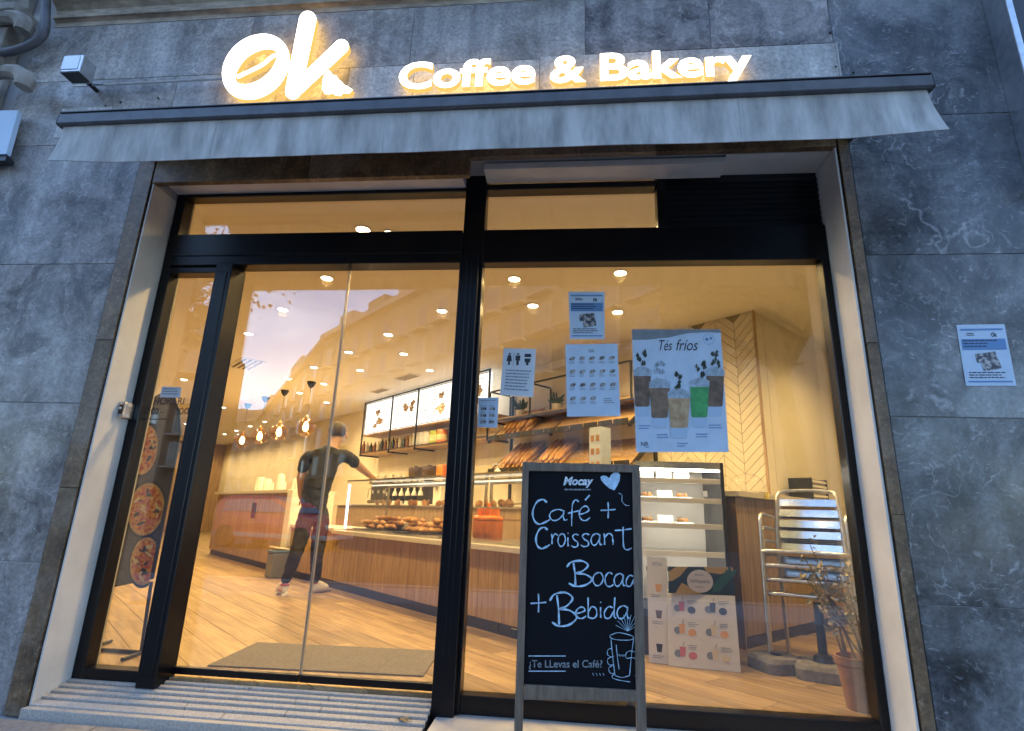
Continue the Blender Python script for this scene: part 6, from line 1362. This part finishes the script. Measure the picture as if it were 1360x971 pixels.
# parked red car, mirrored in the door glass
c = mir(pz(368, 727, -.27)); 
def car_():
    dirx = 1
    t = thing('parked_car', 'red parked hatchback across the pavement, reflected in the door', 'car', (0, 0, 0)); hw = .84
    side_ = [(-1.95, .32), (-2.02, .55), (-1.98, .92), (-1.85, 1.02), (-1.62, 1.38), (-1.2, 1.48), (.1, 1.46), (.55, 1.28), (.98, .98), (1.75, .84), (1.98, .68), (2.0, .36), (1.75, .26), (-1.7, .26)]
    mb = MB(); n = len(side_); ins = lambda z: .0 if z < .98 else (z-.98)*.30
    L0 = [(x, -hw+ins(z), z) for x, z in side_]; L1 = [(x, hw-ins(z), z) for x, z in side_]
    mb.add(L0+L1, [tuple(range(n)), tuple(range(2*n-1, n-1, -1))]+[(i, i+n, (i+1) % n+n, (i+1) % n) for i in range(n)])
    body = mb.build('body', mat('car_red', (.75, .10, .11), .35, coat=.6), t, bevel=.03, local=True)
    gm = mat('car_glass', (.10, .20, .34), .08)
    for sy in (-1, 1):
        y = lambda z: sy*(hw-ins(z)+.006)
        for pts in ([(-1.5, 1.02), (-1.42, 1.34), (-.45, 1.40), (-.45, 1.02)], [(-.38, 1.02), (-.38, 1.40), (.1, 1.38), (.5, 1.22), (.74, 1.02)]): MB().add([(x, y(z), z) for x, z in pts], [tuple(range(len(pts)))]).build('side_window', gm, t, local=True)
    MB().hexa([(.12, -.62, 1.46), (.12, .62, 1.46), (.96, .76, 1.01), (.96, -.76, 1.01)], (.02, 0, .02)).build('windscreen', gm, t, local=True)
    MB().span((-2.03, -hw-.01, .30), (2.01, hw+.01, .44)).build('sill_trim', mat('car_trim', (.45, .42, .45), .5), t, bevel=.03, local=True)
    for x in (-1.25, 1.25):
        for y in (-.78, .78):
            w = MB().lathe([(.0, -.1), (.29, -.1), (.32, -.07), (.32, .07), (.29, .1), (0, .1)], seg=24, mtx=Matrix.Translation((x, y, .32)) @ Matrix.Rotation(R(90), 4, 'X')).build('tyre', M_dark, t, smooth=True, local=True); MB().lathe([(0, -.104), (.19, -.104), (.19, .104), (0, .104)], seg=18, mtx=Matrix.Translation((x, y, .32)) @ Matrix.Rotation(R(90), 4, 'X')).build('rim', M_dark, w, local=True)
    for y in (-.6, .6): MB().box((1.93, y, .66), (.12, .3, .13)).build('headlight', M_cup, t, bevel=.03, local=True)
    return t
cr = car_(); cr.location = (c.x, c.y, -.27); cr.rotation_euler = (0, 0, R(8))
# plane tree on the pavement behind the viewer, and one down the street
def leafy_tree(lab, base, h, crown_c, crown_r, nleaf, seed, ls=.09):
    t = thing('plane_tree', lab, 'tree', base, 'street trees'); rr = random.Random(seed); cc = Vector(crown_c); cr_ = Vector(crown_r); mb = MB()
    top = base+Vector((0, 0, h)); mb.tube([base, base.lerp(top, .5)+Vector((.1, .05, 0)), top], [.22, .17, .12], 10)
    tips = []
    for k in range(16):
        tip = cc+Vector((rr.uniform(-1, 1)*cr_.x, rr.uniform(-1, 1)*cr_.y, rr.uniform(-.9, 1)*cr_.z))*.85; m1 = top.lerp(tip, .5)+Vector((0, 0, rr.uniform(-.2, .5))); mb.tube(catmull([top, m1, tip], 4), [.08-.07*i/8 for i in range(9)], 6); tips += [tip, m1, tip.lerp(m1, .5)]
    mb.build('trunk', mat('plane_bark', (.22, .19, .14), .85, var=.4, vscale=6), t, smooth=True)
    lf = MB()
    for k in range(nleaf):
        c = tips[rr.randrange(len(tips))]+Vector((rr.gauss(0, .34), rr.gauss(0, .34), rr.gauss(0, .28))); d = Vector((rr.uniform(-1, 1), rr.uniform(-1, 1), rr.uniform(-.7, .4))).normalized(); e = d.cross(Vector((rr.random(), rr.random(), rr.random()))).normalized(); l = ls*rr.uniform(.7, 1.5)
        lf.add([c, c+d*l*.45+e*l*.5, c+d*l, c+d*l*.45-e*l*.5], [(0, 1, 2, 3)])
    o = lf.build('crown', mat('plane_leaves', (.10, .085, .03), .6, col2=(.20, .13, .045), vscale=4), t); return t
p = mir(py(985, 395, 5.2)); leafy_tree('plane tree with sparse brown leaves behind the viewer at right', Vector((p.x+.6, p.y-.3, -.14)), 3.2, (p.x+.5, p.y, p.z+.9), (1.7, 1.5, 1.5), 9000, 4, .15)
p = mir(py(262, 400, 7.5)); leafy_tree('plane tree with thinning leaves behind the viewer at left', Vector((p.x-.9, p.y-.2, -.14)), 4.0, (p.x-.3, p.y, p.z+1.2), (1.5, 1.5, 1.6), 2400, 9)
bpy.context.view_layer.update()
